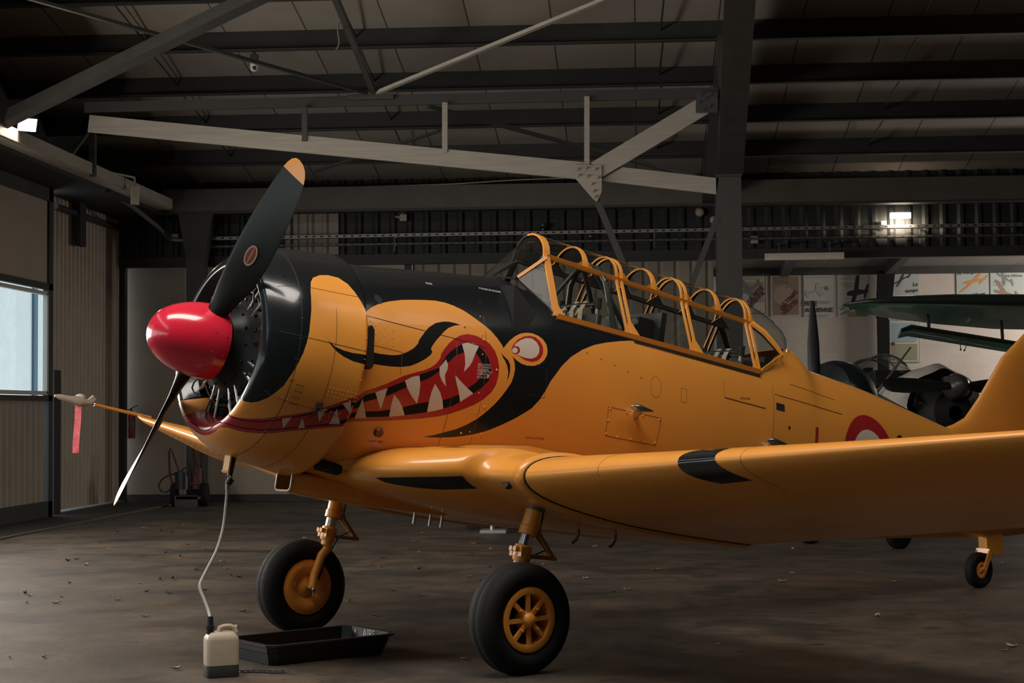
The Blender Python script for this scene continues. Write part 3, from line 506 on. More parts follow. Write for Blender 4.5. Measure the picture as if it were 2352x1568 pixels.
 ('cowl', 'white', [(0.668,2.301),(0.6636,2.245),(0.6607,2.191),(0.6833,2.233),(0.707,2.278)], 0),
 ('cowl', 'white', [(0.7333,2.095),(0.7566,2.069),(0.7802,2.045),(0.7754,2.113),(0.7726,2.183),(0.7525,2.138)], 0),
 ('cowl', 'white', [(0.8416,2.181),(0.842,2.128),(0.8436,2.075),(0.8462,2.024),(0.8714,2.086),(0.8982,2.15),(0.8701,2.166)], 0),
 ('cowl', 'white', [(0.8657,1.969),(0.8861,1.949),(0.9081,1.93),(0.9247,1.987),(0.9464,2.035),(0.9001,2.007)], 0)]
def pip(poly, P):
    x, y = P[:, 0], P[:, 1]; c = np.zeros(len(P), bool); n = len(poly); j = n-1
    for i in range(n):
        xi, yi = poly[i]; xj, yj = poly[j]
        if yi != yj: c ^= ((yi > y) != (yj > y)) & (x < (xj-xi)*(y-yi)/(yj-yi)+xi)
        j = i
    return c
def painted(fn, us, vs, vs_scale, polys, base, holes):
    """triangulate a surface fn(u, v) so that the paint outlines are mesh edges; returns verts, faces, material index, normals"""
    ulo, uhi = us[0], us[-1]; V = []; E = []
    for u in us:
        for v in vs: V.append((u, v*vs_scale))
    for _, P in polys+[(None, h) for h in holes]:
        Q = [(min(max(a, ulo), uhi), min(max(b, 0), PI)*vs_scale) for a, b in P]
        R = [Q[0]]
        for q in Q[1:]:
            if abs(q[0]-R[-1][0])+abs(q[1]-R[-1][1]) > 2e-4: R.append(q)
        o = len(V); V += R; E += [(o+i, o+(i+1) % len(R)) for i in range(len(R))]
    r = delaunay_2d_cdt([Vector(q) for q in V], E, [], 0, 1e-5)
    vv = np.array([tuple(q) for q in r[0]]); ff = [tuple(q) for q in r[2]]
    vv[:, 1] /= vs_scale; cen = np.array([vv[list(q)].mean(0) for q in ff]); mi = np.full(len(ff), base); keep = np.ones(len(ff), bool)
    for c, P in polys: mi[pip(P, cen)] = c
    for h in holes: keep &= ~pip(h, cen)
    P3 = fn(vv[:, 0], vv[:, 1]); e = 2e-3
    a = fn(np.clip(vv[:, 0]+e, ulo, uhi), vv[:, 1])-fn(np.clip(vv[:, 0]-e, ulo, uhi), vv[:, 1])
    b = fn(vv[:, 0], vv[:, 1]+e)-fn(vv[:, 0], vv[:, 1]-e)
    n = np.cross(a, b); n /= np.maximum(np.linalg.norm(n, axis=1), 1e-12)[:, None]
    ff = [q for q, k in zip(ff, keep) if k]; mi = mi[keep]
    # orient like the analytic normal
    F = []
    for q in ff:
        g = np.cross(P3[q[1]]-P3[q[0]], P3[q[2]]-P3[q[0]]); F.append(q if g @ (n[q[0]]+n[q[1]]+n[q[2]]) > 0 else q[::-1])
    # mirror to starboard and weld the seam
    N = len(P3); seam = np.abs(P3[:, 1]) < 1e-5; P3[seam, 1] = 0; n[seam, 1] = 0
    idx = np.arange(N)+N; idx[seam] = np.arange(N)[seam]
    PV = np.vstack([P3, P3*[1, -1, 1]]); NV = np.vstack([n, n*[1, -1, 1]])
    F2 = F+[tuple(int(idx[k]) for k in q[::-1]) for q in F]; M2 = list(mi)+list(mi)
    used = sorted({k for q in F2 for k in q}); re = {k: i for i, k in enumerate(used)}
    return PV[used], [tuple(re[k] for k in q) for q in F2], [int(q) for q in M2], NV[used]
def rot(N): return N[:, [0]]*AX+N[:, [1]]*AY+N[:, [2]]*AZ
def vnormals(mb):
    me = bpy.data.meshes.new('tmp'); me.from_pydata(mb.v, [], mb.f); me.update()
    bm = bmesh.new(); bm.from_mesh(me); bmesh.ops.recalc_face_normals(bm, faces=bm.faces[:]); bm.normal_update()
    bm.verts.index_update(); N = np.array([tuple(v.normal) for v in bm.verts]); F = [tuple(v.index for v in f.verts) for f in bm.faces]
    bm.free(); bpy.data.meshes.remove(me); mb.f = F; N[np.linalg.norm(N, axis=1) < .5] = (0, 1, 0); return N
def painted_part(name, args, parent, mats, extra):
    P, F, M, N = painted(*args); m = MB(ac); m.v = [tuple(q) for q in P]; m.f = list(F); m.m = list(M)
    NX = vnormals(extra); m.add(extra.v, extra.f); m.m = list(M)+list(extra.m); N = np.vstack([N, NX])
    m.f = [q[::-1] for q in m.f]                              # the airframe axes are left-handed
    N = rot(N); N /= np.linalg.norm(N, axis=1)[:, None]
    return m.build(name, mats, parent, recalc=False, normals=N.tolist())
CI = {'yellow': 0, 'black': 1, 'red': 2, 'white': 3}
ZR = 0.645                                                   # cockpit sill height
def phz(x, z):
    zt, zb, w, z0, n = [float(q) for q in fus_par(x)]
    c = (z-z0)/((zt-z0) if z > z0 else (z0-zb)); return math.acos(max(-1, min(1, c)))
def phy(x, y):
    w = float(fus_par(x)[2]); return math.asin(min(1, y/w))
fp, cp = [], []
for surf, col, pts, cl in PAINT:
    if cl == 'TOP': pts = pts+[(pts[-1][0], -.2), (.5, -.2), (.5, pts[0][1])]
    if cl == 'CTOP': pts = [(CS[13]+.05, pts[0][1])]+pts+[(-.1, pts[-1][1]), (-.1, -.2), (CS[13]+.05, -.2)]
    if 'LIPIN' in pts:
        k = pts.index('LIPIN'); a, b = pts[k-1], pts[k+1]; pts = pts[:k]+[(-.1, a[1]), (-.1, PI+.2), (b[0], PI+.2)]+pts[k+1:]
    (fp if surf == 'fus' else cp).append((12 if col == 'black' and not cl else CI[col], [tuple(q) for q in pts]))
for R, c in ((.345, 2), (.225, 3), (.085, 1)):                # roundel on the rear fuselage
    fp.append((c, [(5.905+R*math.cos(t), phz(5.905+R*math.cos(t), .20+R*math.sin(t))) for t in np.linspace(0, 2*PI, 40)[:-1]]))
hole = [(2.115, -.1), (2.115, 0.0), (2.135, phy(2.135, .10)), (2.195, phy(2.195, .22)), (2.33, phz(2.33, .75)), (2.47, phz(2.47, ZR))]
hole += [(x, phz(x, ZR)) for x in np.linspace(2.6, 4.5, 20)]+[(4.60, phz(4.60, .675)), (4.80, phz(4.80, .82)), (4.96, phz(4.96, .90)), (5.12, 0.0), (5.12, -.1)]
def fsurf(x, ph, off=0.0, side=1):
    P = fus_pt(np.array([x]), np.array([ph]))[0]; e = 1e-3
    a = fus_pt(np.array([x+e]), np.array([ph]))[0]-fus_pt(np.array([x-e]), np.array([ph]))[0]
    b = fus_pt(np.array([x]), np.array([ph+e]))[0]-fus_pt(np.array([x]), np.array([ph-e]))[0]
    n = np.cross(a, b); n /= np.linalg.norm(n); P = P+n*off; return P*[1, side, 1]
def csurf(s, ph, off=0.0):
    P = cowl_pt(np.array([s]), np.array([ph]))[0]; e = 1e-3
    a = cowl_pt(np.array([s+e]), np.array([ph]))[0]-cowl_pt(np.array([s-e]), np.array([ph]))[0]
    b = cowl_pt(np.array([s]), np.array([ph+e]))[0]-cowl_pt(np.array([s]), np.array([ph-e]))[0]
    n = np.cross(a, b); n /= np.linalg.norm(n); return P+n*off
def apart(m, name, mats, parent=PL, **k): m.T = ac; return m.build(name, mats, parent, **k)
# panel lines, rivets, stencils and small fittings let into the skin: part of the two skin meshes
FX, CX = MB(), MB()                                          # 4 seam, 5 black seam, 6 rivet, 7 dark rivet, 8/9 stencils, 10 matt black, 11 red tab
def fline(pts, r=.0022, mi=0, n=10, surf=None):
    Q = []
    for a, b in zip(pts[:-1], pts[1:]):
        for t in np.linspace(0, 1, n)[:-1]: Q.append((a[0]+(b[0]-a[0])*t, a[1]+(b[1]-a[1])*t))
    Q.append(pts[-1]); (CX if surf else FX).tube([(surf or (lambda x, z: fsurf(x, phz(x, z), 0)))(*q) for q in Q], r, 5, 4+mi)
cs_ = lambda s, p: csurf(s, p)
fline([(1.80, .62), (1.80, -.5)]); fline([(.80, .30), (1.62, .30), (1.80, .29)], mi=1); fline([(1.75, -.40), (3.9, -.40)])
fline([(3.2, .607), (4.57, .606)]); fline([(4.68, .56), (4.68, -.3)]); fline([(4.70, .504), (5.55, .494)], .003)
fline([(4.117, .374), (4.577, .372)], .004); fline([(4.117, .374), (4.117, .52)], .0015)
fline([(2.94, .095), (3.465, .103), (3.447, -.10), (2.955, -.108), (2.94, .095)], .0018); fline([(4.9, .62), (5.5, .60)])
fline([(1.55, .28), (1.55, -.45)]); fline([(.82, .12), (1.10, .12), (1.10, -.02)], .0015)
fline([(2.22, .25), (2.35, .25), (2.35, 0.05), (2.22, .05)], .0012, 1)
fline([(3.65, .36), (3.71, .36), (3.71, .26), (3.65, .26), (3.65, .36)], .0012)
fline([(3.39+.055*math.cos(t), .32+.08*math.sin(t)) for t in np.linspace(0, 2*PI, 17)], .0012, n=3)
fline([(CS[9]-.02, ph) for ph in np.linspace(.1, 2.15, 24)], .0022, 1, 3, cs_); fline([(CS[9]-.02, ph) for ph in np.linspace(2.15, PI-.05, 10)], .0022, 0, 3, cs_)
fline([(CS[11]+.01, ph) for ph in np.linspace(1.15, PI-.05, 24)], .0018, 0, 3, cs_)
fline([(CS[7], .95), (CS[13], .99)], .0018, 1, 12, cs_)
for ph, sb in ((2.05, .42), (1.45, .55)): fline([(CS[7], ph), (sb, ph+.02)], .0018, 1, 8, cs_); fline([(sb, ph+.02), (CS[13], ph+.04)], .0018, 0, 8, cs_)
def rivet(P, r=.006, mi=0, mb=None): (mb or FX).sphere(P, r, 4, 6+mi)
for i in range(16): rivet(fsurf(1.75+.14*i, phz(1.75+.14*i, -.43), 0), .007)
for i in range(7): rivet(fsurf(1.80-.03, phz(1.77, .5-.13*i), 0), .006, 0)
for i in range(9): rivet(fsurf(2.2+.13*i, phz(2.2+.13*i, .52-.02*i), 0), .005, 1)
for x, z in ((1.78, .34), (1.62, .40), (1.83, .10), (1.84, -.1), (1.70, -.30), (1.50, -.44), (1.36, -.42), (1.87, -.28), (1.90, .16), (2.96, .085), (3.12, .087), (3.28, .09), (3.45, .09), (3.44, -.08), (3.34, -.09), (3.2, -.095), (3.07, -.1), (2.96, -.095), (2.955, 0)): rivet(fsurf(x, phz(x, z), 0), .009)
for k in range(2):
    for i in range(14): rivet(csurf(CS[9]-.03+.02*k, .35+.19*i), .0045, 1 if i < 9 else 0, CX)
for k in range(3):
    for i in range(10): rivet(csurf(CS[11]+.03+.024*i, 1.86+.035*k), .0042, 0, CX)
for k in range(3):
    for i in range(4): rivet(csurf(CS[11]+.06+.03*i, 2.06+.05*k), .0042, 0, CX)
for i in range(26): rivet(csurf(CS[13]-.012, .3+.09*i), .004, 1 if i < 9 else 0, CX)
for i in range(12): rivet(csurf(CS[9]+.02+.02*(i % 3), 1.9+.06*(i//3)), .005, 1, CX)
for k in range(6):
    for i in range(6):
        if (i+k) % 2 == 0: rivet(fsurf(.84+.035*i, phz(.84+.035*i, .27-.025*k), 0), .0035)
def stencil(body, x, z, h, mi, slope=0.0, thick=0.0):
    V, F = text2d(body, h/.7, 0, thick); FX.add([fsurf(x+u, phz(x+u, z+v+slope*u), .0022) for u, v in V], F, 8+mi)
for i, t in enumerate(('REGULATEUR', 'DE TENSION A', "L'INTERIEUR", 'CONJONCTEUR', 'DISJONCTEUR', 'DE CE COTE')): stencil(t, 1.733, .160-.0172*i, .0125, 0, .13)
stencil('HUILE', 1.391, .647, .014, 0, .11); stencil('POIGNEE DE SECOURS', 1.842, .714, .0125, 0, .06)
stencil('DOUILLE DE MASSE', 2.253, -.243, .0135, 1, .1); stencil('HAUT  PRES', 1.02, -.47, .014, 1, .1); stencil('EXTINCTEUR', 4.293, .392, .0135, 1, .15, .02)
FX.add([fsurf(4.71+u, phz(4.71+u, .385+v), .002) for u, v in ((0, 0), (.10, 0), (.10, .055), (0, .055))], [(0, 1, 2, 3)], 10)
for x, z, r in ((6.34, .40, .055), (4.87, .27, .014), (.93, .435, .03)):
    FX.add([fsurf(x+r*math.cos(t), phz(x+r*math.cos(t), z+r*math.sin(t)), .002) for t in np.linspace(0, 2*PI, 17)[:-1]], [tuple(range(16))], 10)
FX.add([fsurf(x, phz(x, z), .004) for x, z in ((5.19, .33), (5.225, .33), (5.225, .18), (5.19, .18))], [(0, 1, 2, 3)], 11)
YRIV = mat('yellow_rivet', (.62, .25, .04), .4)
SKIN = [YEL, BLK, RED, WHT, SEAM, SEAMK, YRIV, DKM, mat('stencil_white', (.6, .58, .55), .6), mat('stencil_dark', (.10, .035, .008), .6), MBLK, RED, mat('art_black', (.008, .0085, .009), .55, spec=.12)]
FUSO = painted_part('fuselage', (fus_pt, np.linspace(.60, 8.8, 138), np.linspace(0, PI, 41), .55, fp, 0, [hole]), PL, SKIN, FX)
COWL = painted_part('cowling', (cowl_pt, np.r_[np.linspace(0, CS[4], 12), np.linspace(CS[4], CS[13], 28)[1:], CS[14], CS[15]], np.linspace(0, PI, 65), .6, cp, 0, []), PL, SKIN, CX)
m = MB(); P = fsurf(1.06, phz(1.06, -.40), 0); n = fsurf(1.06, phz(1.06, -.40), .02)-P; m.cyl(P, P+n, .034, .028, 16); apart(m, 'filler_cap', mat('brown_red_cap', (.13, .02, .012), .4), FUSO)
# chrome foot steps
for x, z in ((3.16, .12), (4.61, .12)):
    m = MB(); P = fsurf(x, phz(x, z), .03); Q = fsurf(x, phz(x, z), .09); d = Vector((1, 0, 0))
    m.tube([Vector(Q)+d*t for t in (-.085, -.07, -.04, 0, .05, .10, .13)], [.004, .016, .026, .026, .018, .010, .003], 14)
    m.tube([fsurf(x+.05, phz(x+.05, z-.05), -.02), Vector(Q)+d*.02], [.028, .018], 10); apart(m, 'foot_step', mat('worn_chrome', (.5, .5, .48), .28, metal=1.0))
# ---- wings
def naca(n, t, mc):
    """closed outline, trailing edge over the top to the nose and back below: (x along chord, z)"""
    b = np.linspace(0, PI, n); x = .5*(1+np.cos(b)); p = .3
    yt = 5*t*(.2969*np.sqrt(x)-.126*x-.3516*x**2+.2843*x**3-.1036*x**4)
    yc = np.where(x < p, mc/p**2*(2*p*x-x*x), mc/(1-p)**2*((1-2*p)+2*p*x-x*x))
    U = np.stack([x, yc+yt], 1); Lo = np.stack([x, yc-yt], 1)[::-1]
    return np.vstack([U, Lo[1:-1]])
NA = 28
def wsec(y, le, te, t, mc=.022):
    A = naca(NA, t, mc); le, te = np.array(le, float), np.array(te, float); c = te-le; L = np.linalg.norm(c); ux = c/L; uz = np.array([-ux[1], ux[0]])
    P = le+A[:, [0]]*L*ux+A[:, [1]]*L*uz
    return np.stack([P[:, 0], np.full(len(P), y), P[:, 1]], 1)
def wing_pos(y):
    """outer panel section data at span station y"""
    k = y-1.5; le = [1.49+.201*k, -.578+.118*k]; te = [3.47-.042*k, -.755+.096*k]; t = .168-.018*k
    if y > 5.55:
        q = min(1, (y-5.55)/.87); r = math.sqrt(max(0, 1-q*q)); mid = .45; c = te[0]-le[0]
        dx = c*(1-r); le = [le[0]+dx*mid, le[1]+(te[1]-le[1])*(1-r)*mid+.10*q*q]; te = [te[0]-dx*(1-mid), te[1]-(te[1]-le[1])*(1-r)*(1-mid)+.06*q*q]; t = t*(.6+.4*r)
    return le, te, max(.03, t)
YS = list(np.linspace(1.5, 5.55, 10))+[5.7, 5.85, 6.0, 6.12, 6.22, 6.3, 6.36, 6.395, 6.413]
def wring(y, side=1):
    le, te, t = wing_pos(y); S = wsec(y, le, te, t); S[:, 1] *= side; return S
for side in (1, -1):
    m = MB(); m.loft([wring(y, side) for y in YS])
    m.tube([wring(2.05, side)[k] for k in range(NA-9, NA+2)], .0016, 4, 1)
    m.tube([wring(3.0, side)[k] for k in range(NA-9, NA+9)], .0016, 4, 1)
    for j in range(24):
        for kk in (NA+9, NA+13): m.sphere(wring(1.8+.16*j, side)[kk]-np.array([0, 0, .001]), .004, 3, 2)
    w = apart(m, 'wing', [YEL, SEAM, YRIV], angle=50)
    m = MB(); A = [wring(1.505+.012*k, side) for k in (0, 1)]
    def grow(S, d):
        c = S.mean(0); N = np.zeros_like(S); 
        for i in range(len(S)):
            tg = S[(i+1) % len(S)]-S[i-1]; nn = np.array([tg[2], 0, -tg[0]]); nn /= np.linalg.norm(nn)+1e-9
            N[i] = S[i]+nn*d if np.dot(nn, S[i]-c) > 0 else S[i]-nn*d
        return N
    m.loft([grow(A[0], .003), grow(A[0], .0045), grow(A[1], .0045), grow(A[1], .003)], closed=True); apart(m, 'joint_seal', MBLK, w, angle=50)
    m = MB(); B = [wring(1.5, side) for k in range(5)]
    for k, q in enumerate(B): q[:, 1] = side*(1.502-.025*k)
    m.loft([grow(q, d) for q, d in zip(B, (.006, .022, .026, .020, .004))]); apart(m, 'joint_fairing', YEL, w, angle=60)
    if side == 1:
        # landing light set into the leading edge
        m = MB(); rows = []
        for i, t in enumerate(np.linspace(-1, 1, 17)):
            row = []; ya = 2.60+.12*abs(t)**3+.02*t; yb = 2.90+.045*t-.06*math.cos(t*1.5)
            for y in np.linspace(ya, yb, 12):
                S = grow(wring(y), .0035); k = NA-1+(t*6.0 if t > 0 else t*4.6); k0 = int(math.floor(k)); f = k-k0
                row.append(S[k0]*(1-f)+S[k0+1]*f)
            rows.append(row)
        m.loft(rows, closed=False, caps=False); apart(m, 'landing_light', LENS, w, angle=60)
    else:
        m = MB(); a = wring(6.30, -1)[NA-1]; m.cyl(a+np.array([.10, 0, -.01]), a+np.array([-.52, 0, .016]), .019, .016, 10); pit = apart(m, 'pitot_mast', YEL, w)
        m = MB(); m.cyl(a+np.array([-.52, 0, .016]), a+np.array([-.80, 0, .025]), .008, .008, 8); apart(m, 'pitot_tip', ALU, w); PIT = a
def lerp(tab, y):
    T = np.array(tab, float); return [float(np.interp(y, T[:, 0], T[:, i])) for i in range(1, T.shape[1])]
CW = [(0, .99, -.635, 3.62, -.775, .145), (.62, .99, -.635, 3.60, -.775, .145), (.80, 1.07, -.615, 3.57, -.77, .150), (1.0, 1.22, -.585, 3.54, -.765, .158), (1.09, 1.32, -.565, 3.53, -.762, .162), (1.125, 1.44, -.58, 3.52, -.76, .168), (1.2, 1.475, -.578, 3.51, -.76, .168), (1.5, 1.49, -.578, 3.47, -.755, .168)]
def cring(y):
    a, b, c, d, t = lerp(CW, abs(y)); return wsec(y, (a, b), (c, d), t)
CYS = [0, .3, .45, .55, .68, .80, .9, 1.0, 1.06, 1.09, 1.1, 1.115, 1.13, 1.2, 1.35, 1.5]
m = MB(); m.loft([cring(-y) for y in CYS[::-1]]+[cring(y) for y in CYS[1:]]); CWO = apart(m, 'centre_wing', YEL, angle=50)
for side in (1, -1):
    m = MB(); rows = []
    for t in np.linspace(0, 1, 9):
        row = []
        for q in np.linspace(-1, 1, 15):
            y = .855+.235*q; S = cring(y); k = NA+.9+t*(.04+2.6*math.sqrt(min(1, (q+1)/1.2))); k0 = int(k); f = k-k0; P = S[k0]*(1-f)+S[k0+1]*f
            row.append((P[0], side*P[1], P[2]-.004))
        rows.append(row)
    m.loft(rows, closed=False, caps=False); apart(m, 'wheel_well_shade', MBLK, CWO)  # matt black patch on the skin paints the shade of the well opening
    # wing root fillet
    m = MB(); rows = []; S = cring(.85); U = S[:NA][::-1]
    for x in np.linspace(.80, 3.72, 44):
        s = min(1, max(0, (x-.80)/.50)); s = s*s*(3-2*s); s2 = min(1, max(0, (3.74-x)/.45)); s2 = s2*s2*(3-2*s2)
        zw = float(np.interp(min(max(x, 1.10), 3.5), U[:, 0], U[:, 2])); A = fsurf(x, phz(x, float(np.interp(x, [.8, 1.0, 1.4, 1.8, 2.3, 3.0, 3.72], [-.64, -.58, -.47, -.36, -.285, -.29, -.44]))), .002)
        yb = A[1]+.04+.28*s2; Bw = np.array([x, yb, zw+.003]); Bf = fsurf(x, phz(x, -.68), .001); B = Bf+(Bw-Bf)*s
        Cf = fsurf(x, phz(x, -.65), .003); Cw = np.array([x, A[1]+.03, zw+.012]); Cc = Cf+(Cw-Cf)*s
        rows.append([((1-t)**2*A+2*t*(1-t)*Cc+t*t*B)*[1, side, 1] for t in np.linspace(0, 1, 10)])
    m.loft(rows, closed=False, caps=False); apart(m, 'root_fillet', YEL, CWO, angle=60)
m = MB(); S = cring(1.32); k = NA+1; 
for i in range(1): m.sphere(S[k]+np.array([.012, 0, 0]), .045, 6, 0, (.5, .7, 1))
m2 = MB(); P = S[k]; m2.cyl(P+np.array([.03, 0, 0]), P+np.array([-.003, 0, 0]), .040, .034, 14); apart(m2, 'vent_grille', mat('vent_mesh', (.05, .03, .015), .6), CWO)
# red tie-down hooks below the wing
for x, z in ((2.56, -.79), (2.89, -.775)):
    m = MB(); m.tube([(x, .8, z+.03), (x, .8, z-.06), (x-.006, .795, z-.09), (x-.03, .785, z-.115)], .011, 8); apart(m, 'drain_pipe', mat('red_pipe', (.16, .03, .02), .45), CWO)
# ---- tail
def fin_sec(z, x0, x1, t):
    A = naca(14, t, 0); return [(x0+q[0]*(x1-x0), q[1]*(x1-x0), z) for q in A]
m = MB(); m.loft([fin_sec(z, a, b, t) for z, a, b, t in ((.55, 7.05, 8.72, .06), (.66, 7.22, 8.74, .07), (.72, 7.36, 8.74, .075), (.80, 7.50, 8.75, .08), (1.0, 7.66, 8.76, .085), (1.437, 7.946, 8.78, .09), (1.72, 8.246, 8.80, .09), (1.85, 8.42, 8.80, .08))]); FIN = apart(m, 'fin', YEL, angle=50)
m = MB(); m.loft([fin_sec(z, a, b, t) for z, a, b, t in ((.2, 8.76, 9.0, .1), (.6, 8.78, 9.12, .09), (1.2, 8.80, 9.1, .08), (1.7, 8.82, 9.0, .07), (1.83, 8.82, 8.9, .05))]); apart(m, 'rudder', YEL)
V, F = text2d('F', .40); m = MB(); m.add([(8.285+u*.8, .062, .985+v) for u, v in V], F); apart(m, 'registration_letter', MBLK, FIN, smooth=False)
for side in (1, -1):
    m = MB(); m.loft([[(x, side*y, z+.53) for x, z, y in [(x0+q[0]*(x1-x0), q[1]*(x1-x0), yy) for q in naca(12, .09, 0)]] for yy, x0, x1 in ((.03, 7.55, 8.6), (.5, 7.65, 8.6), (1.6, 7.95, 8.58), (1.9, 8.1, 8.5))]); apart(m, 'tailplane', YEL, angle=50)
# ---- nose: spinner, propeller, engine
prof = [(.05-.408*math.cos(PI/2*q/22), .240*math.sin(PI/2*q/22)**.86) for q in range(23)]+[(.078, .239), (.082, .225), (.082, .10)]
m = MB(); m.lathe(prof, (0, 0, 0), (1, 0, 0), 56)
for k in range(12):
    t = 2*PI*k/12+.1; m.sphere((.045, .240*math.cos(t), .240*math.sin(t)), .006, 4, 1)
    m.sphere((-.03, .2355*math.cos(t+.06), .2355*math.sin(t+.06)), .005, 4, 1)
SP = apart(m, 'spinner', [SPIN, mat('dark_red_screw', (.45, .02, .03), .3, metal=.4)], angle=60)
BL = .690282
m = MB(); m.cyl((.02, 0, 0), (.30, 0, 0), .07, .07, 20); PROP = apart(m, 'propeller', DKM)
for sgn in (1, -1):
    e = np.array([0, math.sin(BL), math.cos(BL)])*sgn; tg = np.array([0, -math.cos(BL), math.sin(BL)])*sgn; fw = np.array([-1., 0, 0])
    tab = [(.14, .122, .118, 52), (.22, .128, .115, 50), (.30, .15, .085, 46), (.40, .195, .062, 42), (.52, .235, .048, 39), (.68, .262, .038, 35), (.85, .268, .030, 31), (1.0, .258, .024, 28), (1.12, .240, .019, 25.5), (1.22, .216, .015, 23.5), (1.27, .198, .013, 22.5), (1.31, .172, .011, 22), (1.345, .130, .009, 21.5), (1.365, .075, .006, 21), (1.3716, .02, .003, 21)]
    T = np.array(tab); rr = np.r_[np.linspace(.14, 1.27, 26), [1.2701, 1.29, 1.31, 1.33, 1.345, 1.357, 1.365, 1.3716]]; rings = []
    for r in rr:
        c, th, b = [float(np.interp(r, T[:, 0], T[:, i])) for i in (1, 2, 3)]; b = math.radians(b)
        cv = tg*math.cos(b)+fw*math.sin(b); nv = np.cross(e, cv); ring = []
        for q in range(20):
            a = 2*PI*q/20; x = math.cos(a); y = math.sin(a)
            fl = min(1, max(0, (r-.22)/.25)); yy = y*(1-fl)+fl*(y*(1-.55*(x < 0)*abs(x))*(1.0 if y*1 > 0 else .35))
            ring.append(e*r+cv*(c/2*x-.085*fl*c)+nv*(th/2*yy))
        rings.append(ring)
    m = MB(); k = 26; m.loft(rings[:k], 0, caps=True); m.loft(rings[k:], 1, caps=True); bo = apart(m, 'blade', [BLADE, YEL], PROP, angle=50)
    # maker's oval on the face that looks forward-left
    r0 = .68; b = math.radians(35); cv = tg*math.cos(b)+fw*math.sin(b); nv = np.cross(e, cv)
    for off, ra, rb, col in ((.0205, .072, .040, mat('oval_cream', (.42, .25, .14), .5)), (.0212, .060, .030, mat('oval_red', (.13, .018, .010), .5)), (.0218, .058, .0035, mat('oval_cream', (.42, .25, .14), .5))):
        for s2 in (1, -1):
            m = MB(); m.add([e*(r0+ra*math.cos(t))+cv*(-.022+rb*math.sin(t)+.0)+nv*s2*(off if s2*1 > 0 else off*.55) for t in np.linspace(0, 2*PI, 29)[:-1]], [tuple(range(28))]); apart(m, 'maker_oval', col, PROP, smooth=False)
m = MB(); m.lathe([(.10, .10), (.11, .20), (.16, .235), (.20, .275), (.215, .335), (.235, .352), (.26, .345), (.30, .30), (.36, .315), (.46, .315), (.46, .62), (.47, .64), (.48, .0)], (0, 0, 0), (1, 0, 0), 40)
for k in range(20): t = 2*PI*k/20; m.cyl((.20, .318*math.cos(t), .318*math.sin(t)), (.222, .322*math.cos(t), .322*math.sin(t)), .008, n=6)
for k in range(14): t = 2*PI*k/14; m.sphere((.17, .25*math.cos(t), .25*math.sin(t)), .009, 4)
ENG = apart(m, 'engine', mat('engine_black', (.0045, .005, .0055), .45, spec=.25), PL)
m = MB(); m.tube([(.225, .375*math.cos(t), .375*math.sin(t)-.0) for t in np.linspace(0, 2*PI, 40)[:-1]], .008, 8, closed=True); apart(m, 'ignition_ring', DKM, ENG)
for k in range(9):
    t = PI/2+2*PI*k/9; d = Vector((0, math.cos(t), math.sin(t))); s = Vector((0, -math.sin(t), math.cos(t))); c = Vector((.33, 0, 0))
    m = MB(); pr = [(.28, .075)]
    for q in range(13): pr += [(.30+.017*q, .105), (.308+.017*q, .105), (.309+.017*q, .082), (.3165+.017*q, .082)]
    pr += [(.53, .09), (.60, .075), (.62, .0)]
    m.lathe(pr, c, d, 20); m.bar(c+d*.55-s*.06-Vector((.06, 0, 0)), c+d*.635-s*.05-Vector((.06, 0, 0)), .07, .08); m.bar(c+d*.55+s*.06-Vector((.06, 0, 0)), c+d*.635+s*.05-Vector((.06, 0, 0)), .07, .08)
    apart(m, 'cylinder', mat('cylinder_grey', (.022, .022, .021), .4, metal=.5), ENG, angle=25)
    for q in (-1, 1):
        m = MB(); m.cyl(Vector((.21, 0, 0))+d*.26+s*(.035*q), Vector((.24, 0, 0))+d*.57+s*(.065*q), .012, n=10); m.sphere(Vector((.235, 0, 0))+d*.56+s*(.065*q), .02, 5); apart(m, 'pushrod_tube', CHR if k % 2 else ALU, ENG)
    m = MB(); m.tube([Vector((.19, 0, 0))+d*.36, Vector((.17, 0, 0))+d*.42+s*.02, Vector((.19, 0, 0))+d*.50+s*.03, Vector((.28, 0, 0))+d*.54], .006, 6); apart(m, 'ignition_lead', mat('braided_lead', (.12, .10, .07), .4, metal=.6), ENG)
m = MB(); P = (.20, .37, -.36)
m.cyl((.16, .36, -.37), (.23, .36, -.37), .032, n=14); m.cyl((.15, .36, -.37), (.17, .36, -.37), .016, n=10); apart(m, 'oil_sump_fitting', ALU, ENG)
# exhaust shroud, latch, oil cooler scoop, slot, drain plate
m = MB(); pol = [(.768, .205), (.79, .225), (.812, .20), (.842, -.02), (.828, -.045), (.785, -.03)]
m.loft([[(x, .56, z) for x, z in pol], [(x-.015, .715-.04*abs(z-.09), z) for x, z in pol]]); m.build if False else apart(m, 'exhaust_shroud', mat('exhaust_black', (.012, .010, .008), .5), PL, smooth=False)
m = MB(); P = Vector(csurf(.725, 2.03, .010)); m.box(P, (.035, .018, .032)); Q = Vector(csurf(.70, 2.17, .01)); m.tube([P, (P+Q)/2+Vector((0, .012, 0)), Q], [.009, .008, .005], 8); apart(m, 'cowl_latch', MBLK, COWL, smooth=False)
def rrect(x, cy, cz_, w, h, r=.03, n=5):
    out = []
    for qx, qz, a0 in ((1, 1, 0), (-1, 1, 90), (-1, -1, 180), (1, -1, 270)):
        for k in range(n): a = math.radians(a0+90*k/(n-1)); out.append((x, cy+qx*(w/2-r)+r*math.cos(a), cz_+qz*(h/2-r)+r*math.sin(a)))
    return out
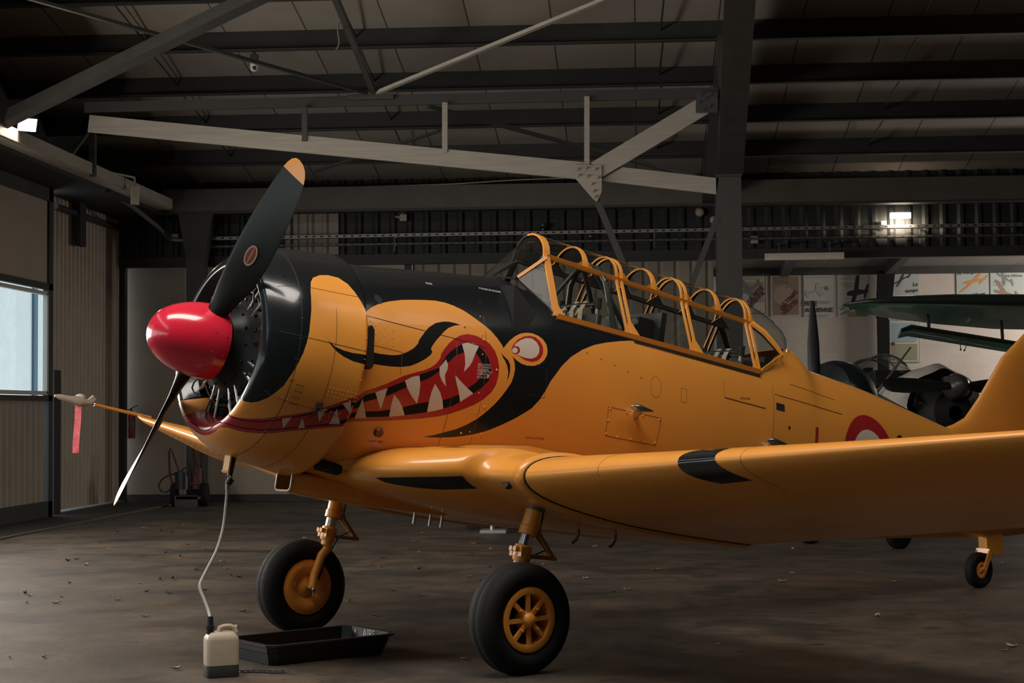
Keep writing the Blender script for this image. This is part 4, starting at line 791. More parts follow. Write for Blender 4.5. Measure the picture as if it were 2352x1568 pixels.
m = MB(); m.loft([rrect(.725, .02, -.775, .19, .125), rrect(.9, .02, -.78, .22, .14), rrect(1.3, .01, -.785, .26, .13), rrect(1.9, 0, -.77, .26, .12), rrect(2.5, 0, -.74, .2, .06)], caps=False); SCP = apart(m, 'oil_cooler_scoop', YEL)
m = MB(); m.tube(rrect(.722, .02, -.775, .19, .125), .008, 8, closed=True); apart(m, 'scoop_lip', mat('bare_lip', (.55, .50, .42), .35, metal=.7), SCP)
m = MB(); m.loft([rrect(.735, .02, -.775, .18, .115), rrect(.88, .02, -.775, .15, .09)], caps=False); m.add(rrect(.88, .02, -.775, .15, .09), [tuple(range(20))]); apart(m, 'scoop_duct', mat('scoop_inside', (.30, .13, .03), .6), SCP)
m = MB(); m.bar((.775, .30, -.655), (.95, .30, -.668), .05, .06, (0, 1, .3)); apart(m, 'exhaust_slot', MBLK, smooth=False)
m = MB(); m.box((.31, 0, -.725), (.012, .075, .12)); m.cyl((.305, -.045, -.775), (.305, .045, -.775), .006, n=8); apart(m, 'drain_plate', mat('bright_yellow', (.85, .46, .12), .5), PL, smooth=False)
m = MB(); m.cyl((.345, .012, -.67), (.335, .012, -.80), .016, n=10); apart(m, 'drain_pipe', DKM)
# ---- canopy
ysill = lambda x: float(fsurf(x, phz(x, ZR))[1])+.004
def csec(x, top=None):
    """port half of the canopy cross-section at station x: sill, upper rail, crown"""
    k = (x-2.46)/2.1; zr_ = 1.098-.055*k; zt = 1.268-.030*k; yr = .178-.008*k
    return (ysill(min(x, 4.54)), ZR+.005), (yr, zr_), zt
def crown(x, n=9, off=0.0, inset=0.0):
    (ys, zs), (yr, zr_), zt = csec(x); return [((yr+off)*math.cos(t), zr_+(zt-zr_+off)*math.sin(t)) for t in np.linspace(0, PI, n)]
def strip(pts, wx, th, mi=0, mb=None):
    """flat strap bent over pts; width along the airframe axis, thickness across"""
    m = mb; P = [np.array(p, float) for p in pts]; N = len(P); rings = []
    for i in range(N):
        t = P[min(i+1, N-1)]-P[max(i-1, 0)]; nn = np.cross(t, [1, 0, 0]); nn /= np.linalg.norm(nn)+1e-9
        w = wx[i] if hasattr(wx, '__len__') else wx
        rings.append([P[i]+np.array([-w/2, 0, 0])-nn*th/2, P[i]+np.array([w/2, 0, 0])-nn*th/2, P[i]+np.array([w/2, 0, 0])+nn*th/2, P[i]+np.array([-w/2, 0, 0])+nn*th/2])
    m.loft(rings, mi)
XA = 2.462; HO = [2.83, 3.185, 3.51, 3.85, 4.19, 4.55]
def blacken(o, mi=1, far=.25, nx=.8):
    # the inner faces of the frames are painted matt black
    Q = np.array([tuple(v.co) for v in o.data.vertices])+np.array(wloc(o))-np.array(ORG); L = np.stack([Q@AX, Q@AY, Q@AZ], 1)
    for p in o.data.polygons:
        c = L[list(p.vertices)].mean(0); n = np.array(p.normal); n = np.array([n@AX, n@AY, n@AZ]); out = np.array([0, c[1], c[2]-.72])
        if n @ out < (far if c[1] < -.05 and abs(n[0]) < nx else -.15)*np.linalg.norm(out): p.material_index = mi
    return o
def hoop(x, w, full):
    (ys, zs), (yr, zr_), zt = csec(x); c = [(x, y, z) for y, z in crown(x, 15)]
    L = [(x, ys, zs), (x, ys*.62+yr*.38, zs*.62+zr_*.38), (x, ys*.25+yr*.75, zs*.25+zr_*.75)]
    if full: c = L+c+[(x, -y, z) for x, y, z in L[::-1]]
    m = MB(); strip(c, w, .014, 0, m); return m
m = hoop(XA, .055, True); W1 = MB()
for s in (1, -1):
    (ys, zs), (yr, zr_), zt = csec(XA); A = Vector((2.19, .225*s, .872)); B = Vector((XA-.01, (yr+.005)*s, zr_-.02)); m.bar(A, B, .022, .040, (0, s, .6))
    W1.bar((2.125, .0, .885), A, .012, .014); W1.bar(A, (XA, ys*s, zs+.005), .010, .012)
blacken(apart(m, 'windshield_frame', [YEL, MBLK], angle=30), 1, .8, 1.1)
apart(W1, 'windshield_sill', MBLK)
m = MB()
for i, x in enumerate(HO):
    full = i in (1, 3, 5); h = hoop(x, .022 if full else [.050, .046, .040, .034, .030, .026, .024, .022, .024, .026, .030, .034, .040, .046, .050], full); m.add(h.v, h.f)
    if full:
        h = hoop(x-.05, .018, True); m.add(h.v, h.f)
    for s in (1, -1):   # gusset where each hoop meets the rail
        (ys, zs), (yr, zr_), zt = csec(x); n = np.array([0, s*.85, .5]); 
        P = [(x-.11, yr*s, zr_-.008), (x+.11, yr*s, zr_-.008), (x+.025, yr*s*.965, zr_+.06), (x-.025, yr*s*.965, zr_+.06)]
        m.add(P+[tuple(np.array(q)-n*.012) for q in P], [(0, 1, 2, 3), (7, 6, 5, 4), (0, 4, 5, 1), (1, 5, 6, 2), (2, 6, 7, 3), (3, 7, 4, 0)])
xs = np.linspace(XA, 4.55, 12)
for s in (1, -1):
    for a, b in zip(xs[:-1], xs[1:]):
        A, B = csec(a), csec(b)
        m.bar((a, A[1][0]*s, A[1][1]), (b, B[1][0]*s, B[1][1]), .016, .036, (0, s*.35, 1))
        m.bar((a, A[0][0]*s, A[0][1]+.004), (b, B[0][0]*s, B[0][1]+.004), .018, .036, (0, s*.2, 1))
    for x, d in ((XA, 1), (HO[1], -1), (HO[1], 1), (HO[3], -1), (HO[3], 1), (HO[5], -1)):   # corner gussets on the sill
        (ys, zs), (yr, zr_), zt = csec(x); y2 = ys+(yr-ys)*.28
        P = [(x, (ys+.004)*s, zs), (x+d*.09, (ys+.004)*s, zs), (x, (y2+.004)*s, zs+.13)]; m.add(P+[(a, b-.01*s, c) for a, b, c in P], [(0, 1, 2), (5, 4, 3), (0, 3, 4, 1), (1, 4, 5, 2), (2, 5, 3, 0)])
CFR = blacken(apart(m, 'canopy_frame', [YEL, MBLK], angle=30))
m = MB()
for s in (1, -1):
    for a, b in ((3.2, 3.9), (3.9, 4.55)): m.bar((a, (ysill(a)+.006)*s, ZR-.025), (b, (ysill(b)+.006)*s, ZR-.025), .012, .026, (0, 0, 1))
    m.bar((2.46, (ysill(2.46)+.004)*s, ZR-.018), (3.2, (ysill(3.2)+.004)*s, ZR-.018), .012, .010, (0, 0, 1))
apart(m, 'canopy_track', mat('track_dark', (.035, .026, .018), .5), CFR, smooth=False)
# rear canopy frame
(ys, zs), (yr, zr_), zt = csec(4.55)
for s in (1, -1):
    m = MB(); m.tube([(x, y*s, z) for x, y, z in ((4.56, yr+.005, zr_), (4.66, .225, .985), (4.76, .265, .90), (4.82, .295, .835))], [.028, .03, .026, .02], 8)
    m.bar((4.60, float(fsurf(4.60, phz(4.60, .675))[1])*s, .675), (4.82, .298*s, .832), .02, .03); m.bar((4.56, ysill(4.54)*s, .65), (4.60, float(fsurf(4.60, phz(4.60, .675))[1])*s, .675), .02, .03)
    blacken(apart(m, 'rear_canopy_frame', [YEL, MBLK]))
# glazing
def pane(name, rows): m = MB(); m.loft(rows, closed=False, caps=False); return apart(m, name, GLS, PL, recalc=False, angle=80)
(ys, zs), (yr, zr_), zt = csec(XA)
A0 = [(2.115, 0), (2.135, .10), (2.19, .225)]
ARC = [(XA-.01, y, z) for y, z in crown(XA, 13)]
base = [(2.19, .225, .872), (2.15, .16, .885), (2.13, .09, .888), (2.115, 0, .885), (2.13, -.09, .888), (2.15, -.16, .885), (2.19, -.225, .872)]
bb = [tuple(np.array([np.interp(t, np.linspace(0, 1, 7), [q[i] for q in base]) for i in range(3)])) for t in np.linspace(0, 1, 13)]
pane('windshield', [bb, [tuple((np.array(p)+np.array(q))/2) for p, q in zip(bb, ARC)], ARC])
for s in (1, -1): pane('quarter_pane', [[(2.19, .225*s, .872), (XA-.012, yr*s, zr_-.02)], [(2.33, .31*s, .75), (XA-.012, (ys+yr)/2*s, (zs+zr_)/2)], [(XA-.015, ys*s, zs+.01), (XA-.012, ys*s, zs+.02)]])
segs = [XA]+[HO[1], HO[3], HO[5]]
for a, b in zip(segs[:-1], segs[1:]):
    pane('canopy_top_glass', [[(x, y, z) for y, z in crown(x, 13, .003)] for x in np.linspace(a+.02, b-.02, 5)])
    for s in (1, -1): pane('canopy_side_glass', [[(x, csec(x)[0][0]*s, csec(x)[0][1]+.01), (x, csec(x)[1][0]*s, csec(x)[1][1])] for x in np.linspace(a+.02, b-.02, 3)])
rr = []
for t in np.linspace(0, 1, 9):
    x = 4.56+.565*t; zt_ = float(np.interp(x, [4.56, 4.70, 4.882, 5.03, 5.125], [1.238, 1.205, 1.146, 1.06, .957])); zb_ = float(np.interp(x, [4.56, 4.82, 4.96, 5.125], [zr_, .845, .90, .957])); yb_ = float(np.interp(x, [4.56, 4.82, 4.96, 5.125], [.17, .29, .22, .01]))
    rr.append([(x, yb_*math.cos(a), zb_+(zt_-zb_)*math.sin(a)) for a in np.linspace(0, PI, 13)])
pane('rear_glass', rr)
for s in (1, -1): pane('rear_side_glass', [[(4.57, ysill(4.54)*s, .66), (4.57, yr*s, zr_)], [(4.61, .36*s, .69), (4.69, .24*s, .96)], [(4.80, .30*s, .81), (4.81, .297*s, .84)]])
# ---- cockpit
TUB = mat('cockpit_dark', (.012, .013, .012), .75)
m = MB(); rows = []
for x in (2.05, 2.3, 2.6, 3.2, 3.9, 4.5, 4.7, 5.1):
    w = float(fus_par(x)[2])-.03; z1 = .80 if x == 2.05 else .63
    rows.append([(x, w*.80, z1*.98), (x, w*.97, .30), (x, w*.9, -.1), (x, w*.6, -.35), (x, -w*.6, -.35), (x, -w*.9, -.1), (x, -w*.97, .30), (x, -w*.80, z1*.98)])
m.loft(rows, closed=False, caps=False); m.add(rows[0], [tuple(range(8))]); m.add(rows[-1], [tuple(range(8))]); apart(m, 'cockpit_tub', TUB)
m = MB(); m.box((2.42, 0, .55), (.08, .62, .40)); m.box((2.36, 0, .76), (.16, .46, .10)); apart(m, 'instrument_panel', TUB)
m = MB(); m.box((4.72, 0, .70), (.34, .50, .10)); m.box((4.88, 0, .76), (.30, .40, .10)); apart(m, 'rear_deck', TUB)
class MBZ(MB):
    def __init__(s, dz): MB.__init__(s); s.dz = dz
    def build(s, *a, **k): s.v = [(x, y, z+s.dz) for x, y, z in s.v]; return MB.build(s, *a, **k)
def seat(x, name, dz):
    def MB(): return MBZ(dz)
    m = MB(); m.box((x, 0, .45), (.06, .44, .46)); m.box((x-.2, 0, .24), (.42, .44, .05)); so = apart(m, name, mat('seat_dark', (.05, .035, .028), .6), smooth=False)
    for y in (.21, -.21):
        m = MB(); m.cyl((x-.01, y, .55), (x-.01, y, .72), .018, n=10); m.cyl((x-.01, y, .72), (x-.01, y, .80), .024, n=10, mi=1); apart(m, 'seat_post', [ALU, MBLK], so)
    m = MB(); m.tube([(x-.02, .19, .755), (x-.02, 0, .76), (x-.02, -.19, .755)], .014, 8); apart(m, 'head_bar', DKM, so)
    for y in (.07, -.03):
        m = MB(); strip([(x-.03, y, .53), (x-.05, y, .62), (x-.06, y, .70), (x-.02, y, .78), (x+.03, y, .74)], .0, .0, 0, MB()); 
        P = [(x-.03, .53), (x-.055, .62), (x-.06, .71), (x-.02, .782), (x+.03, .74)]
        rings = [[(a, y-.024, b), (a+.006, y-.024, b+.004), (a+.006, y+.024, b+.004), (a, y+.024, b)] for a, b in P]; m.loft(rings); apart(m, 'harness_strap', WEB, so)
    m = MB(); m.tube([(x-.08, -.06, .72), (x-.12, -.10, .68), (x-.11, -.16, .62), (x-.07, -.17, .58), (x-.04, -.12, .62), (x-.04, -.07, .70)], .017, 8); apart(m, 'harness_loop', WEB, so)
    return so
seat(2.98, 'seat', .10); seat(4.47, 'seat', .04)
# rollover pylon between the cockpits, grab rods
m = MB(); m.tube([(3.02, -.20, 1.03), (3.0, -.12, 1.13), (3.0, 0, 1.16), (3.0, .12, 1.13), (3.02, .20, 1.03)], .022, 10); m.tube([(3.02, .20, 1.03), (3.10, .30, .62)], .022, 10); m.tube([(3.02, -.20, 1.03), (3.10, -.30, .62)], .022, 10); m.tube([(3.0, .05, 1.15), (3.42, .20, .58)], .020, 10); m.tube([(3.0, -.05, 1.15), (3.42, -.20, .58)], .020, 10); m.tube([(2.98, -.1, 1.14), (2.72, -.27, .66)], .018, 10)
apart(m, 'rollover_pylon', MTUBE)
m = MB(); m.box((3.52, 0, .62), (.05, .64, .56)); m.box((3.42, 0, .72), (.16, .5, .24)); 
for k in range(9): m.sphere((3.545, .312, .87-.045*k), .007, 4, 1)
RP = apart(m, 'rear_instrument_panel', [mat('panel_black', (.010, .011, .011), .5), ALU], smooth=False)
m = MB(); m.cyl((3.345, .10, .79), (3.32, .10, .795), .05, n=20); m.cyl((3.345, .21, .79), (3.32, .21, .795), .035, n=20); apart(m, 'gauge', mat('gauge_grey', (.16, .16, .14), .4), RP)
# ---- undercarriage
def ringp(c, ax, r, n=24):
    u, w = perp(ax); return [Vector(c)+(u*math.cos(2*PI*k/n)+w*math.sin(2*PI*k/n))*r for k in range(n)]
def wheel(parent_name, c, R, wd, rim_r, side, spokes):
    y = Vector((0, 1, 0)); c = Vector(c); h = wd/2
    pr = [(-h*.62, rim_r), (-h*.80, rim_r+.012), (-h*.98, rim_r+.045), (-h, R*.78), (-h*.94, R*.88), (-h*.80, R*.945), (-h*.60, R*.978), (-h*.575, R*.974), (-h*.55, R*.982), (-h*.3, R*.996), (-h*.03, R), (0, R*.995), (h*.03, R), (h*.3, R*.996), (h*.55, R*.982), (h*.575, R*.974), (h*.60, R*.978), (h*.80, R*.945), (h*.94, R*.88), (h, R*.78), (h*.98, rim_r+.045), (h*.80, rim_r+.012), (h*.62, rim_r)]
    m = MB(); m.lathe(pr, c, y, 56, close=True); w = apart(m, parent_name, RUB)
    # settle the tread flat on the floor
    for v in w.data.vertices:
        zz = v.co.z+wloc(w).z
        if zz < 0.0: v.co.z -= zz
    s = side
    if spokes:
        m = MB(); m.lathe([(-h*.7, rim_r+.004), (-h*.86*1, rim_r+.008), (-h*.9, rim_r), (-h*.86, rim_r-.035), (-h*.5, rim_r-.045), (h*.5, rim_r-.045), (h*.86, rim_r-.035), (h*.9, rim_r), (h*.86, rim_r+.008), (h*.7, rim_r+.004)], c, y, 48, close=True); rm = apart(m, 'rim', YEL, w)
        m = MB(); m.lathe([(-h*.5, .0), (-h*.5, rim_r-.03), (-h*.3, rim_r-.03), (-h*.3, 0)], c, y*s, 32); apart(m, 'brake_drum', MBLK, w)
        for k in range(8):
            a = 2*PI*k/8+.2; d = Vector((math.cos(a), 0, math.sin(a))); m = MB(); m.bar(c+y*(s*h*.72)+d*.03, c+y*(s*h*.74)+d*(rim_r-.03), .026, .022, y); 
            if k % 2: m.cyl(c+y*(s*h*.70)+d*.085, c+y*(s*h*.98)+d*.085, .009, n=8)
            apart(m, 'spoke', YEL, w)
        m = MB(); m.lathe([(h*.2, .06), (h*.72, .055), (h*.86, .042), (h*1.05, .034), (h*1.12, .018), (h*1.13, 0)], c, y*s, 24); apart(m, 'hub_cap', YEL, w)
        m = MB(); m.lathe([(-h*.4, rim_r-.005), (-h*.86, rim_r-.002), (-h*.95, rim_r-.02), (-h*.90, rim_r-.07), (-h*.72, .08), (-h*.80, .06), (-h*.9, .0)], c, y*s, 40); apart(m, 'brake_plate', YEL, w)
    else:
        m = MB(); m.lathe([(-h*.7, 0), (-h*.75, rim_r), (h*.75, rim_r), (h*.75, rim_r*.7), (h*.5, rim_r*.5), (h*.7, rim_r*.3), (h*.8, 0)], c, y*s, 28); apart(m, 'rim', YEL, w)
    return w
WZ, WX, TR = -1.433, 1.7626, 1.3068
for s in (1, -1):
    wheel('main_wheel', (WX, s*TR, WZ), .343, .225, .192, s, True)
    yi = s*(TR-.165); A = Vector((1.885, yi+.03*s, -.66)); B = Vector((1.835, yi+.01*s, -1.03)); d = (B-A).normalized()
    m = MB(); m.cyl(A, A+d*.20, .052, n=20); m.lathe([(.20, .052), (.205, .058), (.255, .058), (.26, .05)], A, d, 20); m.cyl(A+d*.06+Vector((-.05, 0, 0)), A+d*.06+Vector((-.085, 0, 0)), .012, n=8); m.bar(A+d*.17+Vector((.04, 0, 0)), A+d*.25+Vector((.055, 0, 0)), .05, .05); LG = apart(m, 'landing_gear_leg', YEL)
    m = MB(); m.cyl(A+d*.02, A+d*.10, .0535, n=20); apart(m, 'placard', mat('placard_grey', (.10, .10, .095), .4), LG)
    m = MB(); m.cyl(A+d*.25, A+d*.34, .040, n=20); apart(m, 'oleo', CHR, LG)
    m = MB(); m.lathe([(.325, .046), (.33, .056), (.40, .058), (.43, .050)], A, d, 20)
    for q in (-1, 1): m.cyl(A+d*.355+Vector((-.085, .02*q, 0)), A+d*.355+Vector((-.04, .02*q, 0)), .017, n=10); m.box(A+d*.37+Vector((-.03, .045*q, 0)), (.05, .03, .06))
    hub = Vector((WX, s*(TR-.125), WZ)); P0 = A+d*.40; K = Vector((WX+.045, s*(TR-.150), WZ+.24))
    m.tube([P0, P0+d*.05+Vector((.005, 0, 0)), (P0+K)/2+Vector((.025, -.004*s, -.01)), K, K+(hub-K)*.6, hub+Vector((.004, -.03*s, -.01))], [.045, .042, .034, .033, .031, .032], 14); apart(m, 'fork', YEL, LG)
    m = MB(); m.cyl(hub+Vector((0, -.05*s, 0)), hub+Vector((0, .02*s, 0)), .022, n=12); m.sphere(hub+Vector((0, -.055*s, -.012)), .016, 5); m.cyl(hub+Vector((.0, -.05*s, -.0)), hub+Vector((.01, -.05*s, -.06)), .007, n=8); apart(m, 'axle_nut', ALU, LG)
    m = MB(); t0 = A+d*.225+Vector((.055, 0, 0)); t1 = t0+Vector((.17, 0, -.155)); t2 = A+d*.39+Vector((.055, 0, 0))
    for q in (-.022, .022): m.bar(t0+Vector((0, q, 0)), t1+Vector((0, q*.3, 0)), .014, .026); m.bar(t2+Vector((0, q, 0)), t1+Vector((0, q*.3, 0)), .014, .026)
    m.cyl(t1+Vector((0, -.025, 0)), t1+Vector((0, .025, 0)), .014, n=10); apart(m, 'torque_link', mat('dull_yellow', (.30, .13, .03), .45), LG, smooth=False)
    m = MB(); m.tube([A+d*.05+Vector((.075, 0, 0)), A+d*.22+Vector((.09, 0, 0)), t1+Vector((-.06, 0, .05)), t2+Vector((.03, -.01*s, 0)), K+Vector((.045, -.01*s, .0)), hub+Vector((.05, -.02*s, .06))], .006, 6); apart(m, 'brake_hose', MBLK, LG)
TW = Vector((7.9027, 0, -.5071)); wheel('tail_wheel', TW, .1588, .10, .072, 1, False)
m = MB(); m.bar((7.93, 0, -.28), (8.15, 0, -.23), .09, .20, (0, 0, 1)); m.tube([(8.02, 0, -.30), (7.95, 0, -.33)], .03, 10)
for q in (-.065, .065): m.bar((7.96, q, -.33), TW+Vector((0, q, 0)), .014, .05); 
m.bar((7.96, -.07, -.33), (7.96, .07, -.33), .05, .04); apart(m, 'tail_wheel_fork', YEL, smooth=False)
for P_ in ((1.95, -.25, -.80), (2.05, -.2, -.80), (2.12, -.16, -.80)):
    m = MB(); m.tube([P_, (P_[0], P_[1], P_[2]-.10)], .011, 8); apart(m, 'belly_drain', ALU)
# ------------------------------------------------------------------ things on the floor, walls and girders
def one(mb, name, mats, label, cat, group=None, **k): return tag(mb.build(name, mats, **k), label, cat, group)
PLAST = mat('black_plastic', (0.014, 0.015, 0.017), 0.38, bump=.05, bscale=60)
# pitot cover with its warning streamer
pw = [Vector(q) for q in ac([PIT+np.array([-.57, 0, .018]), PIT+np.array([-.79, 0, .025])])]
PC = thing('pitot_cover', 'pale canvas cover with a hanging red streamer on the far wing tip probe', 'pitot cover', pw[1])
e = (pw[1]-pw[0]).normalized(); m = MB(); m.tube([pw[0], pw[0]+e*.05, pw[0]+e*.12, pw[1]-e*.02, pw[1]+e*.10, pw[1]+e*.15], [.018, .045, .052, .032, .026, .012], 12)
m.sphere(pw[0]+e*.1+Vector((0, 0, .04)), .045, 6, 0, (1.2, .6, .8)); m.bar(pw[0]+e*.02, pw[0]-e*.05+Vector((0, 0, .07)), .03, .05)
m.build('sleeve', mat('canvas', (.42, .34, .26), .85, var=.15, vscale=20), PC)
m = MB(); P0 = pw[0]+e*.12; rows = [[P0+Vector((-.025*t+dx, 0.01*math.sin(6*t), -.03-.48*t)) for dx in (-.033, .033)] for t in np.linspace(0, 1, 10)]
m.loft([[a, b, b+Vector((0, .003, 0)), a+Vector((0, .003, 0))] for a, b in rows]); m.build('streamer', mat('red_streamer', (.56, .03, .06), .55, var=.3, vscale=14, var2=[.68, .16, .17]), PC)
# jerrycan and drain hose
J = ground(508, 1553); JC = thing('jerrycan', 'translucent plastic jerrycan with dark oil in the bottom below the nose', 'jerrycan', J)
jx = (ground(546, 1545)-ground(471, 1550)); w = .200; ju = jx.normalized(); jv = Vector((-ju.y, ju.x, 0)); dpt = .135; T = frame_from(J, ju, jv, (0, 0, 1))
def jr(z, k=1.0, dx=0): return [(x*k+dx, y*k, z) for x, y, _ in [(q[1], q[2], 0) for q in rrect(0, 0, 0, w, dpt, .028, 5)]]
JC_M = mat('natural_polythene', (.40, .33, .24), .45, var=.12, vscale=9); OIL = mat('dark_oil', (.045, .048, .05), .35)
m = MB(T); m.loft([jr(.075), jr(.078), jr(.225), jr(.24, .97), jr(.262, .80), jr(.272, .66)], 0); m.build('body', JC_M, JC)
m = MB(T); m.loft([jr(0, .94), jr(.008, 1.0), jr(.066, 1.0), jr(.076, .999)]); m.build('oil', OIL, JC)
m = MB(T); m.tube([(-.015, 0, .262), (-.005, 0, .296), (.02, 0, .303), (.055, 0, .303), (.082, 0, .292), (.088, 0, .262)], [.017, .016, .015, .015, .016, .018], 10); m.build('handle', JC_M, JC)
m = MB(T); m.cyl((-.068, 0, .262), (-.068, 0, .295), .024, n=16); m.cyl((-.068, 0, .293), (-.068, 0, .31), .030, n=16); m.build('neck', PLAST, JC)
m = MB(T); m.cyl((.085, 0, .285), (.10, 0, .302), .012, n=10); m.build('vent_cap', mat('clear_cap', (.40, .36, .30), .4), JC)
hp = Vector(ac([(.345, .012, -.80)])[0]); top = [hp]
Yh = lambda px, py, f: atY(px, py, hp.y+(J.y-hp.y)*f)
cp_ = J+ju*-.068+Vector((0, 0, .31))
pts = [hp, Yh(523, 1112, .05), Yh(519, 1160, .15), Yh(512, 1215, .3), Yh(497, 1265, .45), Yh(474, 1310, .6), Yh(459, 1345, .75), Yh(468, 1374, .85), Yh(478, 1400, .95), Vector((cp_.x, cp_.y, Yh(480, 1418, 1).z)), cp_]
def smooth_path(P, n=6):
    out = []
    for i in range(len(P)-1):
        a, b, c, d = P[max(i-1, 0)], P[i], P[i+1], P[min(i+2, len(P)-1)]
        for k in range(n):
            t = k/n; out.append(.5*((2*b)+(c-a)*t+(2*a-5*b+4*c-d)*t*t+(3*b-a-3*c+d)*t**3))
    return out+[P[-1]]
HS = thing('drain_hose', 'grey braided drain hose hanging from the cowling into the jerrycan', 'hose', cp_)
m = MB(); m.tube(smooth_path(pts[1:10]), .0095, 10); m.build('hose', mat('grey_hose', (.36, .35, .32), .5, var=.15, vscale=60), HS)
m = MB(); m.cyl(hp+Vector((0, 0, .015)), hp-Vector((0, 0, .03)), .011, n=10); m.cyl(hp-Vector((0, 0, .02)), pts[1], .022, .019, 14, 1); m.cyl(pts[1]+Vector((0, 0, .005)), pts[1]-Vector((.002, 0, .035)), .016, n=10); m.build('quick_coupling', [CHR, PLAST], HS)
m = MB(); m.cyl(pts[9]+Vector((0, 0, .012)), pts[10]+Vector((0, 0, .004)), .018, .022, 14); m.build('hose_end', PLAST, HS)
# drip trays
def tray(name, corners, h, label, lettering=None, lip=.025):
    A, B, C = [Vector(c) for c in corners]; ux = (B-A).normalized(); L = (B-A).length; uy = Vector((-ux.y, ux.x, 0)); Wd = (C-B).dot(uy); o = A
    t = thing(name, label, 'drip tray', A+ux*L/2+uy*Wd/2); T = frame_from(o, ux, uy, (0, 0, 1))
    def rr_(z, ins, ch=.05):
        a, b, c, d = ins, L-ins, ins, Wd-ins; k = ch
        return [(a+k, c, z), (b-k, c, z), (b, c+k, z), (b, d-k, z), (b-k, d, z), (a+k, d, z), (a, d-k, z), (a, c+k, z)]
    m = MB(T); m.loft([rr_(.002, .035), rr_(h*.55, .012), rr_(h*.60, .004), rr_(h-.012, 0), rr_(h-.012, -lip), rr_(h, -lip), rr_(h, .008), rr_(h*.6, .016), rr_(h*.2, .03), rr_(.012, .05)]); m.build('tub', PLAST, t, angle=20)
    return t, T, L, Wd
A, B = ground(622, 1532), ground(906, 1500); ux = (B-A).normalized(); uy = Vector((-ux.y, ux.x, 0))
DT, T, L, Wd = tray('drip_tray', (A, B, B+uy*.56), .135, 'long black plastic drip tray with white letters beside the jerrycan')
V, F = text2d('AJBS', .058/.7); m = MB(T); m.add([(L-.022+0*u, Wd*.62-u*.9, .058+v) for u, v in V], F); m.add([(L-.022, Wd*.80-u, .10+v) for u, v in ((0, 0), (.012, 0), (.012, .02), (0, .02))], [(0, 1, 2, 3)])
m.add([(L-.022, Wd*.30-u, .062+v) for u, v in ((0, 0), (.03, 0), (.03, .006), (0, .006))], [(0, 1, 2, 3)]); m.build('lettering', mat('tray_white', (.55, .55, .53), .6), DT, smooth=False, recalc=False)
A, B = ground(1066, 1217), ground(1192, 1217); tray('drip_tray', (A, B, B+Vector((0, .6, 0))), .13, 'small black drip tray on the floor behind the wing, near the far wall')
q = ground(1134, 1222); TS = thing('wing_stand', 'grey metal stand with a flat foot in front of the far drip tray', 'stand', q)
m = MB(); m.box(q+Vector((0, 0, .02)), (.34, .34, .04)); m.build('foot_plate', ALU, TS, smooth=False); m = MB(); m.cyl(q+Vector((-.02, 0, .03)), q+Vector((-.02, 0, .62)), .03, n=12); m.cyl(q+Vector((-.02, 0, .60)), q+Vector((-.02, 0, .64)), .07, n=14); m.build('post', ALU, TS)
# chain on the floor beside the tray
m = MB(); a, b = ground(552, 1545), ground(655, 1545)
for k in range(16):
    t = k/15; c = a.lerp(b, t)+Vector((0, .02*math.sin(6*t), .008)); u = (b-a).normalized(); v = Vector((-u.y, u.x, 0)) if k % 2 else Vector((0, 0, 1))
    m.tube([c+u*.022*math.cos(q)+v*.008*math.sin(q) for q in np.linspace(0, 2*PI, 11)[:-1]], .003, 5, closed=True)
one(m, 'chain', DKM, 'thin dark chain lying on the floor beside the jerrycan', 'chain')
# red two-wheeled welding trolley by the back wall
q = ground(436, 1165); q = Vector((q.x, YB-1.7, 0)); TRO = thing('trolley', 'red two-wheeled bottle trolley with a coiled hose near the back wall', 'trolley', q)
s_ = q.y/FPX; px = lambda x, y, dy=0: atY(x, y, q.y+dy)
RT = mat('trolley_red', (.07, .014, .010), .6); m = MB()
m.tube([px(398, 1118), px(390, 1090), px(388, 1040), px(391, 1028), px(397, 1040), px(412, 1085)], .018, 8); m.tube([px(446, 1090, .3), px(443, 1035, .3), px(446, 1030, .3), px(455, 1060, .3), px(462, 1120, .3)], .018, 8); m.box(px(438, 1142), (.42, .34, .05)); m.bar(px(405, 1110), px(460, 1110), .03, .03); m.build('frame', RT, TRO)
for x in (401, 471):
    c = px(x, 1138, .1); m = MB(); m.lathe([(-.05, .10), (-.06, .17), (-.03, .205), (.03, .205), (.06, .17), (.05, .10), (.02, .0), (-.02, 0)], (c.x, c.y, .205), (1, .15, 0), 28); m.build('wheel', RUB, TRO)
m = MB(); m.box(px(433, 1150)+Vector((0, 0, -.0)), (.40, .34, .20)); m.cyl((px(420, 1100).x, q.y-.06, .30), (px(420, 1100).x, q.y-.06, .60), .12, n=18); m.cyl((px(448, 1100).x, q.y+.1, .30), (px(448, 1100).x, q.y+.1, .66), .10, n=18, mi=1); m.build('tank', [PLAST, RT], TRO)
m = MB(); m.tube([px(412, 1086), px(390, 1090), px(372, 1100), px(364, 1115), px(370, 1128), px(382, 1130), px(395, 1122)], .014, 8); m.tube([px(415, 1082, -.1), px(425, 1074, -.1), px(438, 1076, -.1), px(446, 1090, -.1)], .014, 8); m.build('hose', mat('hose_black', (.015, .012, .010), .6), TRO)
